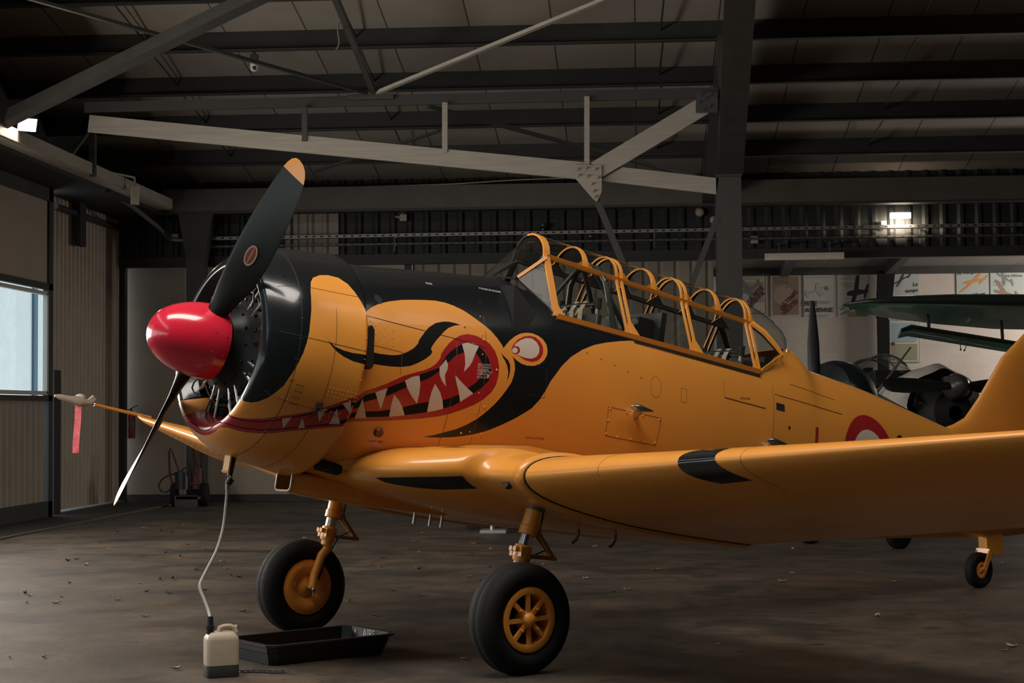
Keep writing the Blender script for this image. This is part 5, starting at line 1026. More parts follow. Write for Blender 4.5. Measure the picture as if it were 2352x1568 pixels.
# fire extinguisher and small wall things
q = atY(301, 975, YB-.12); FE = thing('fire_extinguisher', 'red fire extinguisher hanging on the back wall near the corner', 'fire extinguisher', (q.x, q.y, q.z-.25))
m = MB(); m.lathe([(-.25, 0), (-.25, .075), (.15, .08), (.20, .06), (.24, .03), (.25, 0)], q, (0, 0, 1), 24); m.build('cylinder', mat('extinguisher_red', (.16, .012, .012), .4), FE)
m = MB(); m.lathe([(-.05, .081), (.06, .081)], q, (0, 0, 1), 24); m.build('label_band', mat('dull_label', (.14, .10, .08), .6), FE)
m = MB(); m.cyl(q+Vector((0, 0, .24)), q+Vector((0, 0, .30)), .02, n=10); m.bar(q+Vector((-.02, 0, .29)), q+Vector((.12, 0, .35)), .02, .015); m.tube([q+Vector((-.02, 0, .28)), q+Vector((-.10, 0, .26)), q+Vector((-.13, 0, .1)), q+Vector((-.12, 0, -.1)), q+Vector((-.13, 0, -.18))], .012, 8); m.build('valve', PLAST, FE)
def wallbox(x, y, wpx, hpx, Y, name, label, cat, mt, d=.08):
    a = atY(x, y, Y); s = Y/FPX; m = MB(); b = min(wpx, hpx)*s*.12; 
    m.loft([[(a.x+sx*(wpx*s/2-i), Y-z, a.z+sz*(hpx*s/2-i)) for sx, sz in ((-1, -1), (1, -1), (1, 1), (-1, 1))] for z, i in ((0, 0), (d*.8, 0), (d, b))]); m.cyl((a.x, Y-d, a.z), (a.x, Y-d-.01, a.z), b*1.5, n=10); return one(m, name, mt, label, cat, smooth=False)
BOXW = mat('ivory_box', (.34, .30, .24), .6)
wallbox(403, 545, 17, 15, YE+.55, 'junction_box', 'small ivory junction box left of the flared column head', 'junction box', BOXW)
wallbox(1733, 551, 17, 17, YE+.55, 'junction_box', 'square ivory junction box just right of the main column', 'junction box', BOXW)
wallbox(2028, 515, 13, 14, YE+.55, 'junction_box', 'small white junction box left of the lit wall lamp', 'junction box', mat('white_box', (.5, .47, .42), .5))
a = atY(1608, 487, YE+.575); m = MB(); m.lathe([(0, .085), (.05, .08), (.09, .055), (.105, .0)], a, (0, -1, -.2), 20); one(m, 'siren', BOXW, 'round ivory siren under the eaves beam left of the main column', 'siren')
a = atY(1639, 505, YE+.575); m = MB(); m.lathe([(0, .07), (.05, .065), (.07, .0)], a, (0, -1, -.1), 20); one(m, 'alarm_bell', BOXW, 'small round alarm bell beside the edge of the main column', 'alarm')
a = atY(927, 500, YE+.5); m = MB(); m.box(a, (.12, .1, .12)); m.bar(a+Vector((0, 0, .06)), (a.x, YE+.3, ze0), .03, .03); m.cyl(a+Vector((-.03, 0, -.0)), a+Vector((-.14, -.05, .02)), .03, .02, 10); one(m, 'wall_speaker', BOXW, 'small pale bracket speaker under the eaves beam above the engine cowling', 'speaker')
for x, y, lab in ((1249, 530, 'clear glass bulkhead lamp behind the windshield arch'), (1358, 545, 'clear glass bulkhead lamp above the middle of the canopy')):
    a = atY(x, y, YE+.5); t = thing('bulkhead_lamp', lab, 'lamp', a); m = MB(); m.lathe([(0, .09), (.05, .09), (.06, .07)], a+Vector((0, 0, .12)), (0, 0, -1), 16); m.build('base', DKM, t)
    m = MB(); m.lathe([(0, .06), (.10, .06), (.14, .03), (.15, 0)], a+Vector((0, 0, .06)), (0, 0, -1), 16); m.build('globe', glass('globe_glass', (.8, .8, .78)), t)
# cable trays along the back
TRAY = mat('galvanised', (.20, .19, .17), .45, metal=.6)
def cable_tray(y0, y1, label, hgt, d, mt, y=YE+.42):
    a, b = atY(470, y0, y), atY(2352, y1, y); b = Vector((13, y, a.z+(b.z-a.z)*(13-a.x)/(b.x-a.x))); t = thing('cable_tray', label, 'cable tray', ((a.x+b.x)/2, y, a.z))
    m = MB(); m.bar(a, b, .14, .006, (0, 0, 1)); up = Vector((0, 0, hgt/2)); m.bar(a+up+Vector((0, -.07, 0)), b+up+Vector((0, -.07, 0)), .004, hgt, (0, 0, 1))
    m.build('channel', mt, t, smooth=False); n = 150; m = MB()
    for i in range(n):
        c = a.lerp(b, (i+.5)/n)+up+Vector((0, -.0725, 0)); m.box(c, (.05, .002, hgt*.45))
    o = m.build('slots', MBLK, t, smooth=False); o['kind'] = 'stuff'
    for i in range(9):
        c = a.lerp(b, (i+.5)/9); m = MB(); m.bar(c+Vector((0, .06, -.0)), (c.x, YE+.565, c.z+.02), .03, .03); m.bar(c+Vector((0, -.06, -.02)), c+Vector((0, -.06, -.12)), .02, .01); m.build('bracket', TRAY, t, smooth=False)
    return t
cable_tray(552, 519, 'perforated galvanised cable tray, the upper and brighter of two below the eaves beam', .055, .1, TRAY)
cable_tray(569, 541, 'thinner dark cable tray, the lower of two below the eaves beam', .03, .08, mat('dark_galvanised', (.08, .078, .07), .5, metal=.5))
a, b = atX(115, 468, XD+.25), atX(268, 535, XD+.25); c = atY(390, 549, YE+.45); m = MB(); m.tube([(XH-.35, a.y, c.z+.55), (XH-.35, YE-1.5, c.z+.38), (XH-.2, YE-.3, c.z+.12), c, (atY(425, 552, YE+.45))], .04, 6); one(m, 'cable_tray', TRAY, 'cable tray climbing from the left column towards the hangar door', 'cable tray')
m = MB(); m.tube(smooth_path([atY(x, y, YE+.02)+Vector((0, 0, .02)) for x, y in ((478, 440), (700, 436), (860, 431), (1040, 425), (1180, 416), (1310, 411))]), .012, 6); one(m, 'power_cable', mat('pale_cable', (.32, .29, .24), .6), 'pale cable running along the top of the eaves beam', 'cable')
m = MB(); m.tube(smooth_path([atY(x, y, 21.0) for x, y in ((772, 8), (790, 30), (776, 60), (779, 98), (772, 114))]), .010, 6); one(m, 'power_cable', mat('grey_cable', (.14, .13, .11), .6), 'short grey cable dangling from a roof brace near the top', 'cable')
# security camera
a = atY(584, 150, 23.6); SCM = thing('security_camera', 'white dome security camera with a dark lens under the roof', 'camera', a)
m = MB(); m.box(a+Vector((0, 0, .10)), (.10, .10, .10)); m.bar(a+Vector((0, 0, .15)), (a.x, 23.6, zc(23.6)-.28), .04, .04); m.build('mount', DKM, SCM, smooth=False)
m = MB(); m.lathe([(-.03, .05), (.0, .055), (.05, .06), (.09, .055), (.125, .03), (.13, 0)], a+Vector((0, 0, .04)), (0, 0, -1), 20); m.build('housing', mat('camera_white', (.50, .47, .42), .5), SCM)
m = MB(); m.sphere(a+Vector((.01, -.045, -.045)), .03, 8); m.build('lens', LENS, SCM)
# floodlights and tubes
LIT = mat('lit_diffuser', (1, 1, 1), .5, emit=(1.0, .86, .70), est=14)
def flood(a, tgt, w, h, label, lit, watts=0):
    a = Vector(a); d = (Vector(tgt)-a).normalized(); u = d.cross(Vector((0, 0, 1))).normalized(); v = u.cross(d); t = thing('floodlight', label, 'floodlight', a)
    T = frame_from(a, u, v, d); m = MB(T); m.loft([[(sx*w*k/2, sy*h*k/2, z) for sx, sy in ((-1, -1), (1, -1), (1, 1), (-1, 1))] for z, k in ((-.10, .5), (-.05, .9), (0, 1.12), (.012, 1.12))]); m.build('housing', DKM if lit else mat('grey_housing', (.42, .39, .33), .5), t, smooth=False)
    m = MB(T); m.box((0, 0, .014), (w, h, .006)); m.build('diffuser', LIT if lit else mat('dead_glass', (.42, .38, .32), .3), t, smooth=False)
    if watts:
        l = bpy.data.lights.new('floodlight_beam', 'AREA'); l.shape = 'RECTANGLE'; l.size = w; l.size_y = h; l.energy = watts; l.color = (1.0, .80, .60); l.spread = math.radians(165)
        o = bpy.data.objects.new('floodlight_beam', l); COL.objects.link(o); o.parent = t; o.matrix_parent_inverse = Matrix.Identity(4); o.location = d*.03; o.rotation_euler = d.to_track_quat('-Z', 'Y').to_euler()
    return t, a, d
ya = 22.6; a = atX(62, 286, XH+.16); t, a, d = flood(a, a+Vector((.55, -.75, -.42)), .24, .17, 'lit floodlight on the door header, the bright lamp at the upper left', True, 20)
m = MB(); m.bar(a-d*.08, (XH, a.y+.1, za+.14), .04, .04); m.bar(a-d*.08, a-d*.08+Vector((0, 0, .1)), .03, .03); m.build('bracket', DKM, t, smooth=False)
a = atX(311, 449, XH+.22); t, a2, d = flood(a, a+Vector((.8, -.9, -.15)), .12, .26, 'unlit pale floodlight on an arm at the far end of the door header', False)
m = MB(); m.bar(a2+Vector((0, 0, .13)), a2+Vector((-.02, 0, .30)), .03, .03); m.bar(a2+Vector((-.02, 0, .29)), (XH, a2.y-.55, a2.z+.29), .03, .03); m.bar((XH+.01, a2.y-.55, a2.z+.29), (XH+.01, a2.y-.55, a2.z+.10), .03, .03); m.build('bracket', mat('grey_bracket', (.25, .23, .2), .5), t, smooth=False)
a = atY(2068, 495, YE+.30); t = thing('bulkhead_light', 'lit white strip lamp on the dark cladding under the eaves beam on the right', 'lamp', a)
m = MB(); m.loft([[(a.x+sx*w_, a.y+y, a.z+sz*h_) for sx, sz in ((-1, -1), (1, -1), (1, 1), (-1, 1))] for y, w_, h_ in ((-.06, .14, .03), (-.03, .175, .05), (.03, .175, .05))]); m.build('diffuser', LIT, t, smooth=False)
m = MB(); m.box((a.x, a.y+.05, a.z+.01), (.37, .04, .12)); m.bar((a.x, a.y+.06, a.z), (a.x, YE+.58, a.z), .06, .05); m.build('housing', DKM, t, smooth=False)
for dy, dz_, wt_ in ((-.02, -.08, 20), (.09, -.05, 16)):
    l = bpy.data.lights.new('lamp_glow', 'AREA'); l.shape = 'RECTANGLE'; l.size = .30; l.size_y = .06; l.energy = wt_; l.color = (1.0, .82, .62); o = bpy.data.objects.new('lamp_glow', l); COL.objects.link(o); o.parent = t; o.location = (0, dy, dz_); o.rotation_euler = Vector((0, .9 if dy > 0 else .15, -.6)).to_track_quat('-Z', 'Y').to_euler()
a, b = atY(1757, 586, YE-.1), atY(1938, 583, YE-.1); t = thing('fluorescent_fixture', 'unlit sealed fluorescent fixture hanging above the posters', 'light', (a+b)/2)
m = MB(); m.bar(a, b, .12, .05, (0, 0, 1)); m.build('housing', mat('fixture_grey', (.6, .53, .45), .5), t, smooth=False)
m = MB(); m.loft([[(x, YE-.1+y, z+(b.z-a.z)*(x-a.x)/(b.x-a.x)) for y, z in ((-.06, a.z-.025), (-.05, a.z-.085), (.05, a.z-.085), (.06, a.z-.025))] for x in (a.x, b.x)]); m.build('diffuser', mat('prismatic_cover', (.75, .64, .52), .35, var=.15, vscale=8), t, smooth=False)
for f_ in (.18, .82): c = a.lerp(b, f_); m = MB(); m.cyl(c, (c.x, c.y, c.z+.22), .008, n=6); m.bar((c.x, c.y, c.z+.21), (c.x, YE+.6, c.z+.21), .03, .03); m.build('hanger', DKM, t)
# ---- posters on the block wall
INK = {k: mat('ink_'+k, c, .8) for k, c in dict(cream=(.36, .31, .25), brown=(.20, .13, .09), white=(.38, .36, .32), navy=(.020, .026, .040), maroon=(.085, .018, .018), grey=(.14, .14, .13), dark=(.03, .032, .035), orange=(.40, .17, .045), green=(.10, .14, .06), blue=(.20, .27, .30), olive=(.20, .19, .12), tan=(.26, .20, .15), pale=(.30, .32, .30)).items()}
KI = list(INK); IM = [INK[k] for k in KI]
PLANE = [(0, .04), (.06, .10), (.20, .12), (.30, .13), (.26, .55), (.30, .62), (.42, .60), (.50, .14), (.80, .09), (.86, .28), (.93, .28), (.95, .06), (1.0, .03), (.95, -.02), (.93, -.20), (.86, -.20), (.80, -.03), (.50, -.06), (.42, -.50), (.30, -.52), (.26, -.46), (.30, -.06), (.20, -.06), (.06, -.04)]
def poster(x0, y0, x1, y1, label, items, base='white', border=None):
    A, B = atY(x0, y1, YP-.012), atY(x1, y0, YP-.012); W_, H_ = B.x-A.x, B.z-A.z; T = frame_from(A, (1, 0, 0), (0, 0, 1), (0, -1, 0)); m = MB(T)
    m.box((W_/2, H_/2, -.003), (W_, H_, .010), KI.index(base))
    z = .003
    def rect(a, b, c, d, col, z): m.add([(a*W_, b*H_, z), (c*W_, b*H_, z), (c*W_, d*H_, z), (a*W_, d*H_, z)], [(0, 1, 2, 3)], KI.index(col))
    if border: rect(0, 0, 1, 1, border[0], z); rect(border[1], border[1]*.8, 1-border[1], 1-border[1]*.8, base, z+.001)
    for it in items:
        z += .0012
        if it[0] == 'rect': rect(*it[1:6], z)
        elif it[0] == 'plane':
            _, cx, cy, L, ang, col, sy = it[:7]; sk = it[7] if len(it) > 7 else 0; c, s = math.cos(ang), math.sin(ang)
            m.add([(cx*W_+((x+y*sk-.45)*c-y*sy*s)*L*W_, cy*H_+((x+y*sk-.45)*s+y*sy*c)*L*W_, z) for x, y in PLANE], [tuple(range(len(PLANE)))], KI.index(col))
        elif it[0] == 'disc': m.add([(it[1]*W_+it[3]*W_*math.cos(t), it[2]*H_+it[3]*W_*math.sin(t), z) for t in np.linspace(0, 2*PI, 25)[:-1]], [tuple(range(24))], KI.index(it[4]))
        elif it[0] == 'text':
            _, body, cx, cy, wd, ang, col, shear, thick = it; V, F = text2d(body, 1, shear, thick); k = wd*W_/max(V[:, 0]); V = V*k; V = V-V.max(0)/2; c, s = math.cos(ang), math.sin(ang)
            m.add([(cx*W_+x*c-y*s, cy*H_+x*s+y*c, z) for x, y in V], F, KI.index(col))
        elif it[0] == 'lines':
            _, x, y, w_, n, dy, col = it
            for i in range(n): rect(x+.02*((i*7) % 3), y-dy*i-.010, x+w_-.05*((i*5) % 3), y-dy*i, col, z)
    return one(m, 'poster', IM, label, 'poster', 'posters on the annex wall', smooth=False, recalc=False)
D45 = .78
poster(1684, 632, 1758, 721, 'cream poster with a black border and slanting red lettering beside the main column', [('rect', .05, .3, .95, .82, 'tan'), ('plane', .52, .62, .8, .5, 'grey', .8), ('disc', .35, .42, .14, 'cream'), ('lines', .08, .95, .84, 2, .045, 'grey'), ('text', 'LA FETE', .70, .50, .62, D45, 'maroon', 0, .03), ('text', 'AERIENNE', .70, .35, .72, D45, 'maroon', 0, .03), ('lines', .6, .08, .3, 2, .03, 'grey')], 'cream', ('dark', .022))
poster(1771, 630, 1838, 728, 'brown poster in a pale frame with slanting dark lettering', [('disc', .42, .52, .34, 'tan'), ('plane', .62, .72, .55, -.6, 'grey', .4), ('lines', .1, .93, .55, 3, .055, 'dark'), ('text', 'LE TEMPS', .63, .42, .74, D45, 'maroon', 0, .025), ('text', 'DES', .48, .24, .28, D45, 'maroon', 0, .025), ('text', 'HELICES', .66, .23, .66, D45, 'maroon', 0, .025)], 'brown', ('cream', .055))
poster(1847, 628, 1915, 728, 'white poster with tall black lettering behind the upright propeller blade', [('lines', .02, .985, .95, 1, .05, 'grey'), ('lines', .08, .92, .8, 1, .05, 'grey'), ('plane', .45, .62, .8, 3.5, 'pale', .5), ('disc', .75, .66, .07, 'grey'), ('text', 'FETE', .23, .31, .44, 0, 'dark', 0, .035), ('text', 'AERIENNE', .49, .16, .94, 0, 'dark', 0, .035), ('lines', .5, .36, .42, 3, .025, 'grey'), ('lines', .1, .05, .75, 2, .03, 'grey')], 'white')
poster(1925, 627, 1994, 727, 'white poster showing a dark blue airplane climbing steeply', [('lines', .02, .985, .95, 1, .05, 'dark'), ('lines', .2, .93, .5, 1, .05, 'grey'), ('lines', .05, .88, .85, 1, .05, 'grey'), ('lines', .12, .77, .45, 3, .035, 'grey'), ('plane', .60, .53, .72, .10, 'navy', 1.35, .45), ('rect', .55, .0, .95, .14, 'green'), ('rect', .3, .0, .6, .10, 'olive'), ('text', 'LE', .14, .20, .16, .5, 'dark', 0, 0), ('text', 'TEMPS DES HELICES', .50, .20, 1.0, .5, 'dark', 0, 0)], 'white')
poster(2043, 622, 2110, 726, 'grey poster of an airplane with handwritten lettering, partly behind the green wing', [('plane', .42, .80, .68, .5, 'dark', .35, .5), ('text', 'Le', .88, .70, .17, .1, 'dark', .25, .02), ('text', 'temps', .76, .55, .42, .1, 'dark', .25, .02), ('text', 'des hélices', .56, .38, .80, .06, 'dark', .25, .02), ('rect', .02, .02, .98, .07, 'orange')], 'pale')
poster(2198, 616, 2270, 718, 'pale poster of an orange airplane with handwritten lettering', [('plane', .52, .70, .72, .16, 'orange', .72, 1.0), ('text', 'Le Temps', .32, .90, .58, .05, 'dark', .25, .02), ('text', 'des Hélices', .50, .38, .80, .18, 'dark', .25, .02), ('plane', .65, .18, .42, .3, 'grey', .5, .4)], 'pale')
poster(2276, 612, 2351, 716, 'pale poster of grey and brown airplanes at the right edge', [('plane', .42, .74, .62, -.55, 'grey', .6, -.5), ('plane', .48, .38, .85, -.25, 'brown', .7, -.6), ('text', 'le Temps', .72, .92, .40, 0, 'grey', .25, .02), ('text', 'des Hélices', .70, .80, .52, 0, 'grey', .25, .02), ('lines', .08, .66, .4, 2, .06, 'grey')], 'pale')
poster(2044, 733, 2111, 834, 'blue and olive landscape poster below the small green wing', [('rect', .06, .50, .92, .92, 'blue'), ('rect', .06, .06, .92, .44, 'olive'), ('lines', .2, .975, .5, 1, .05, 'grey'), ('lines', .1, .49, .75, 1, .05, 'dark'), ('disc', .12, .44, .06, 'maroon'), ('lines', .04, .03, .9, 1, .05, 'dark')], 'white', ('grey', .02))
# ---- the airplanes parked behind
GRN = mat('wing_green', (.045, .17, .11), .35, coat=.2, var=.2, vscale=3); DKG = mat('dark_green_paint', (.010, .014, .012), .25, coat=.3)
Y1 = 22.5; s1 = Y1/FPX; g0 = atY(2200, 886, Y1)
A1 = thing('airplane', 'dark airplane behind the yellow tail, its engine under a white cloth cover', 'airplane', (g0.x-.6, Y1+.9, 0))
nd = Vector((.42, -.90, .12)).normalized(); nr = Vector((nd.y, -nd.x, 0)).normalized()*-1; nu = nd.cross(nr)*1; nu = nu if nu.z > 0 else -nu; nr = nu.cross(nd)
H = g0; T1 = frame_from(H, -nd, nr, nu)           # x aft, y sideways, z up
m = MB(T1); m.lathe([(-.16, 0), (-.155, .05), (-.10, .12), (0, .16), (.06, .165), (.08, .10)], (0, 0, 0), (1, 0, 0), 28); m.build('spinner', mat('grey_spinner', (.055, .055, .05), .35, metal=.3), A1)
pr_ = MB(); 
PB = MB(); PB.cyl(H-nd*.02, H+nd*.02, .09, n=16); PBo = PB.build('propeller', DKM, A1)
ex = Vector((1, 0.35, .0)).normalized(); ex = (ex-nd*ex.dot(nd)).normalized(); ey = nd.cross(ex)
for sg in (1, -1):
    rings = []
    for r, c, th, b in ((.08, .12, .10, 50), (.2, .13, .09, 48), (.35, .20, .06, 42), (.6, .25, .04, 34), (.85, .24, .03, 27), (1.02, .20, .022, 22), (1.10, .13, .014, 20), (1.13, .02, .004, 20)):
        bb_ = math.radians(b); cv = ey*math.cos(bb_)*sg+nd*math.sin(bb_); nv = (ex*sg).cross(cv); rings.append([H+ex*sg*r+cv*(c/2*math.cos(t))+nv*(th/2*math.sin(t)) for t in np.linspace(0, 2*PI, 13)[:-1]])
    m = MB(); m.loft(rings); m.build('blade', mat('black_blade', (.005, .0055, .006), .5), PBo)
DZ = -.34; T1b = frame_from(H+nu*DZ, -nd, nr, nu); m = MB(T1b); m.lathe([(.10, .10), (.14, .30), (.30, .42), (.50, .44), (.52, .0)], (0, 0, 0), (1, 0, 0), 28); m.cyl((.05, 0, -DZ), (.3, 0, -DZ*.6), .11, .16, 16); EN1 = m.build('engine', MBLK, A1)
for k in range(9):
    t = 2*PI*k/9; m = MB(T1b); m.cyl((.32, .22*math.cos(t), .22*math.sin(t)), (.34, .50*math.cos(t), .50*math.sin(t)), .09, .08, 10); m.cyl((.22, .20*math.cos(t), .20*math.sin(t)), (.25, .46*math.cos(t), .46*math.sin(t)), .012, n=6, mi=1); m.build('cylinder', [mat('cyl_dark', (.02, .02, .02), .5), ALU], EN1)
m = MB(T1b); rings = []
for x, r, dz in ((.30, .60, .0), (.42, .66, .02), (.8, .64, .02), (1.15, .60, .01), (1.5, .55, .0), (1.54, .54, 0)):
    rings.append([(x+.03*math.sin(5*t), (r+.018*math.sin(9*t+x*4))*math.sin(t), dz+(r+.02*math.sin(7*t+x*3))*math.cos(t)) for t in np.linspace(-2.5, 2.5, 36)])
m.loft(rings, closed=False, caps=False); m.build('cloth_cover', mat('white_cloth', (.40, .36, .32), .9, var=.14, vscale=5), A1, angle=80)
m = MB(T1b); m.loft([[(x, w*math.sin(t), z0+h*math.cos(t)) for t in np.linspace(0, 2*PI, 25)[:-1]] for x, w, h, z0 in ((.6, .50, .50, -.05), (1.5, .50, .44, -.05), (2.6, .46, .44, -.05), (4.0, .34, .40, .0), (6.2, .08, .14, .05))]); m.build('fuselage', mat('dark_fuselage', (.018, .019, .019), .4), A1)
m = MB(T1)
for x in (1.62, 2.05, 2.6): m.tube([(x, .44*math.cos(t), .26+.40*math.sin(t)) for t in np.linspace(0, PI, 13)], .014, 6)
m.tube([(1.35, 0, .42), (1.62, 0, .63), (2.05, 0, .665), (2.6, 0, .62), (3.1, 0, .42)], .012, 6); m.build('canopy_frame', ALU, A1); m = MB(T1); m.box((2.15, 0, .30), (1.5, .62, .22)); m.box((2.3, 0, .42), (.12, .4, .3)); m.build('cockpit', MBLK, A1, smooth=False)
m = MB(T1); m.loft([[(x, w*math.cos(t), .26+h*math.sin(t)) for t in np.linspace(0, PI, 13)] for x, w, h in ((1.30, .36, .10), (1.62, .44, .38), (2.05, .45, .41), (2.6, .42, .36), (3.15, .25, .10))], closed=False, caps=False); m.build('canopy_glass', GLS, A1, recalc=False, angle=80)
m = MB(T1); m.loft([[(x0+q[0]*(x1-x0), y, -.35+q[1]*(x1-x0)+.03*abs(y)) for q in naca(10, .13, .02)] for y, x0, x1 in ((-4.2, 1.5, 2.6), (-.3, 1.2, 3.0), (.3, 1.2, 3.0), (4.2, 1.5, 2.6))]); m.build('wing', mat('dark_fuselage', (.018, .019, .019), .4), A1)
for y in (-1.0, 1.0):
    m = MB(); a = Vector(T1([(1.5, y, -.45)])[0]); m.cyl(a, (a.x, a.y, .3), .04, n=10); m.lathe([(-.08, .1), (-.09, .24), (-.05, .29), (.05, .29), (.09, .24), (.08, .1), (0, 0.02)], (a.x, a.y, .29), (nr.x, nr.y, 0), 24); m.build('main_wheel', RUB, A1)
m = MB(); m.cyl(atY(2005, 912, Y1+.6), atY(2092, 797, Y1+.6), .020, .012, 8); m.build('aerial_mast', DKM, A1)
# dark airplane with an upright blade
Y2 = 20.0; A2 = thing('airplane', 'dark blue airplane behind the cockpit with one propeller blade standing upright', 'airplane', (atY(1900, 900, Y2).x, Y2, 0))
c = atY(1905, 905, Y2); nb = Vector((-.60, -.74, .30)).normalized(); T2 = frame_from(c, -nb, Vector((-nb.y, nb.x, 0)).normalized(), (nb*-1).cross(Vector((-nb.y, nb.x, 0)).normalized())); NAVY = mat('navy_cowl', (.008, .011, .015), .35, coat=.2)
zz = 1 if T2([(0, 0, 1)])[0][2] > c.z else -1
m = MB(T2); m.loft([[(x, r*math.sin(t)*1.0, zz*(z0+h*math.cos(t))) for t in np.linspace(0, 2*PI, 29)[:-1]] for x, r, h, z0 in ((-.16, .22, .20, 0), (-.12, .34, .33, 0), (.0, .42, .41, 0), (.15, .45, .45, 0), (.34, .44, .42, -.02), (.36, .40, .33, -.06), (1.5, .42, .42, -.12), (3.0, .32, .34, -.1), (5.0, .08, .12, 0))]); m.build('fuselage', NAVY, A2)
top = atY(1866, 690, Y2); hubp = Vector(T2([(-.32, 0, 0)])[0]); bd = (top-hubp); R2 = bd.length; bd.normalize(); cvn = nb.cross(bd).normalized()
PO = MB().cyl(hubp+nb*.12, hubp-nb*.18, .06, .08, 16).build('propeller', DKM, A2)
for sg in (1, -1):
    rings = []
    for f_, cc, th, b in ((.08, .10, .09, 60), (.25, .13, .06, 55), (.5, .12, .035, 55), (.75, .085, .025, 55), (.92, .055, .016, 55), (.985, .04, .010, 55), (1.0, .01, .004, 50)):
        b = math.radians(b); cv = cvn*math.cos(b)+nb*math.sin(b); nv = bd.cross(cv); rings.append([hubp+bd*sg*R2*f_*(1 if sg > 0 else .8)+cv*(cc*.62*math.cos(t))+nv*(th/2*math.sin(t)) for t in np.linspace(0, 2*PI, 13)[:-1]])
    m = MB(); m.loft(rings); m.build('blade', mat('black_blade', (.005, .0055, .006), .5), PO)
for y in (-.6, .6):
    m = MB(); a = Vector(T2([(.5, y, 0)])[0]); m.cyl((a.x, a.y, c.z-.35), (a.x, a.y, .3), .035, n=10); m.lathe([(-.06, .1), (-.07, .22), (-.04, .27), (.04, .27), (.07, .22), (.06, .1), (0, 0.02)], (a.x, a.y, .27), (nb.y, -nb.x, 0), 24); m.build('main_wheel', RUB, A2)
# green winged airplane reaching in from the right
Y3 = 19.0; A3 = thing('airplane', 'airplane with a green and black high wing reaching in from the right edge', 'airplane', (8.2, Y3+.4, 0))
wt = [(1953, 690, 0.0), (2000, 685, .35), (2060, 683, .6), (2200, 683, .85), (2352, 686, 1.0), (3400, 706, 1.0)]
rings = []; rings_u = []
for x, y, k in wt:
    q = atY(x, y, Y3); c_ = 1.65*max(.06, k); S = naca(14, .115, .03); ring = []
    for a_, b_ in S: ring.append((q.x, q.y+(1-k)*.6+a_*c_, q.z+b_*c_-a_*c_*.14-.02*k))
    rings.append(ring)
UP = [i for i in range(0, 14)]; n_ = len(rings[0])
m = MB()
V = [p for r in rings for p in r]; F = []; MI = []
for i in range(len(rings)-1):
    for k in range(n_):
        F.append((i*n_+k, i*n_+(k+1) % n_, (i+1)*n_+(k+1) % n_, (i+1)*n_+k)); MI.append(0 if k < 15 else 1)
o0 = 0; m.v = [tuple(p) for p in V]; m.f = F+[tuple(range(n_)), tuple(range(len(V)-n_, len(V)))]; m.m = MI+[0, 0]
m.build('wing', [DKG, GRN], A3, angle=60)
af = []
for x, y, c_ in ((2070, 757, .30), (2095, 748, .36), (2352, 789, .36), (3400, 905, .36)):
    q = atY(x, y, Y3+.35); af.append([(q.x, q.y+a_*c_, q.z+b_*c_-a_*c_*.28) for a_, b_ in naca(10, .16, .02)])
m = MB(); n_ = len(af[0]); m.v = [tuple(p) for r in af for p in r]
for i in range(3):
    for k in range(n_): m.f.append((i*n_+k, i*n_+(k+1) % n_, (i+1)*n_+(k+1) % n_, (i+1)*n_+k)); m.m.append(0 if k < 11 else 1)
m.f += [tuple(range(n_)), tuple(range(3*n_, 4*n_))]; m.m += [0, 1]; m.build('slotted_flap', [DKG, GRN], A3, angle=60)
m = MB(); m.bar(atY(2131, 728, Y3+.6), atY(2134, 752, Y3+.4), .03, .09); m.bar(atY(2300, 742, Y3+.6), atY(2303, 780, Y3+.4), .03, .09); m.build('flap_bracket', DKM, A3, smooth=False)
for x in (2200, 2217):
    m = MB(); a = atY(x, 780+(x-2200)*.1, Y3+.4); m.tube(smooth_path([a+Vector((0, 0, .06)), a+Vector((.02, 0, -.02)), a+Vector((.03 if x < 2210 else -.01, 0, -.11))]), .005, 6); m.sphere(a+Vector((.03 if x < 2210 else -.01, 0, -.11)), .012, 4); m.build('static_wick', MBLK, A3)
w0 = atY(3300, 712, Y3); m = MB(); m.loft([[(8.2+w*math.sin(t), yy, 1.7+h*math.cos(t)) for t in np.linspace(0, 2*PI, 21)[:-1]] for yy, w, h in ((Y3-1.2, .35, .35), (Y3-.4, .45, .55), (Y3+1.6, .42, .6), (Y3+6, .08, .15))]); m.build('fuselage', DKG, A3)
for x, y in ((7.8, Y3+.2), (8.6, Y3+.2), (7.8, Y3+1.2), (8.6, Y3+1.2)): m = MB(); m.cyl((x, y, 2.0), (x, y, w0.z), .03, n=8); m.build('cabane_strut', DKM, A3)
m = MB(); m.cyl((7.9, Y3+.3, 1.5), (6.6, Y3+.7, w0.z-.05), .025, n=8); m.build('wing_strut', DKM, A3)
for x in (7.4, 9.0):
    m = MB(); m.cyl((8.2+(x-8.2)*.4, Y3, 1.4), (x, Y3, .3), .04, n=8); m.lathe([(-.06, .1), (-.07, .24), (-.04, .30), (.04, .30), (.07, .24), (.06, .1), (0, 0.02)], (x, Y3, .30), (1, 0, 0), 24); m.build('main_wheel', RUB, A3)
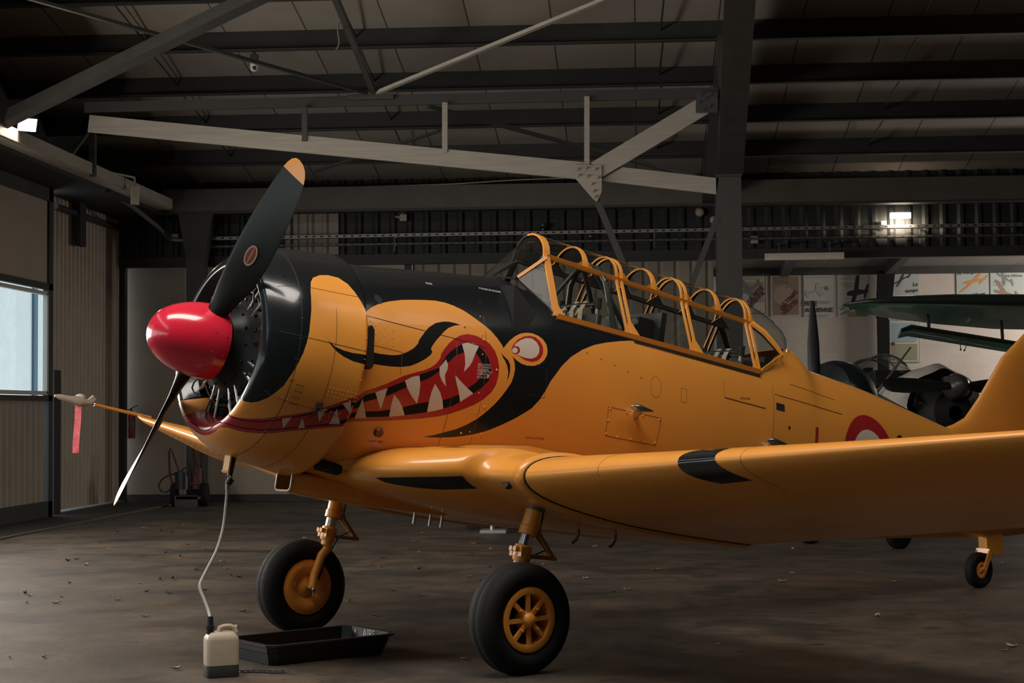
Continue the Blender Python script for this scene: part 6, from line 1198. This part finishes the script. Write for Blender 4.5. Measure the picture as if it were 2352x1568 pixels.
# ---- dry leaves blown in across the floor
LM = [mat('leaf_%s' % n, c, .8) for n, c in (('brown', (.16, .075, .035)), ('tan', (.30, .20, .12)), ('dark', (.055, .035, .022)))]
lm = []
for k in range(3):
    m = MB(); n = 9; L_, W__ = .085, .05
    R_ = []
    for i in range(n):
        t = i/(n-1); w_ = W__/2*math.sin(PI*min(1, t*1.05)**.8)*(1+.25*math.sin(9*t+k)); zz_ = .004+.018*(t-.5)**2*4*(.5+.3*k); R_.append([(t*L_-L_/2, -w_, zz_+.012), (t*L_-L_/2, 0, zz_), (t*L_-L_/2, w_, zz_+.010+.004*k)])
    m.loft(R_, closed=False, caps=False); o = m.build('dry_leaf', LM[k], recalc=False, angle=80); md = o.modifiers.new('Solidify', 'SOLIDIFY'); md.thickness = .0012; lm.append(o)
rnd = random.Random(11); cnt = 0; used = [0, 0, 0]
names = ('curled brown leaf lying on the hangar floor', 'pale tan leaf lying on the hangar floor', 'small dark leaf lying on the hangar floor')
spots = [(805, 1240+0, 1), (940, 1258, 0), (850, 1297, 0), (1075, 1326, 0), (862, 1415, 0), (800, 1222, 1), (520, 1307, 1), (395, 1223, 2), (1085, 1272, 2), (738, 1408, 2), (555, 1405, 0), (1240, 1235, 1), (700, 1262, 2), (470, 1262, 2), (250, 1262, 1), (160, 1340, 2), (60, 1385, 1), (405, 1537, 1), (1345, 1330, 1), (1505, 1310, 2), (1512, 1308, 1), (1820, 1318, 1), (1440, 1355, 1)]
for _ in range(44): spots.append((rnd.uniform(20, 2330), rnd.choice((rnd.uniform(1190, 1300), rnd.uniform(1210, 1540))), rnd.randrange(3)))
for _ in range(46): spots.append((rnd.uniform(30, 1150), rnd.uniform(1190, 1400), rnd.choice((0, 2, 2, 1))))
for x, y, k in spots:
    src = lm[k]; q = ground(x, y)
    if 535 < x < 940 and 1420 < y < 1545 or 455 < x < 560 and y > 1430: continue
    o = src if not used[k] else src.copy()
    if used[k]: COL.objects.link(o)
    used[k] += 1; o.location = (q.x, q.y, .001); sc_ = rnd.uniform(.5, .95); o.scale = (sc_, sc_, sc_); o.rotation_euler = (0, 0, rnd.uniform(0, 6.28)); tag(o, names[k], 'leaf', ('curled brown leaves', 'pale tan leaves', 'small dark leaves')[k]+' on the floor')
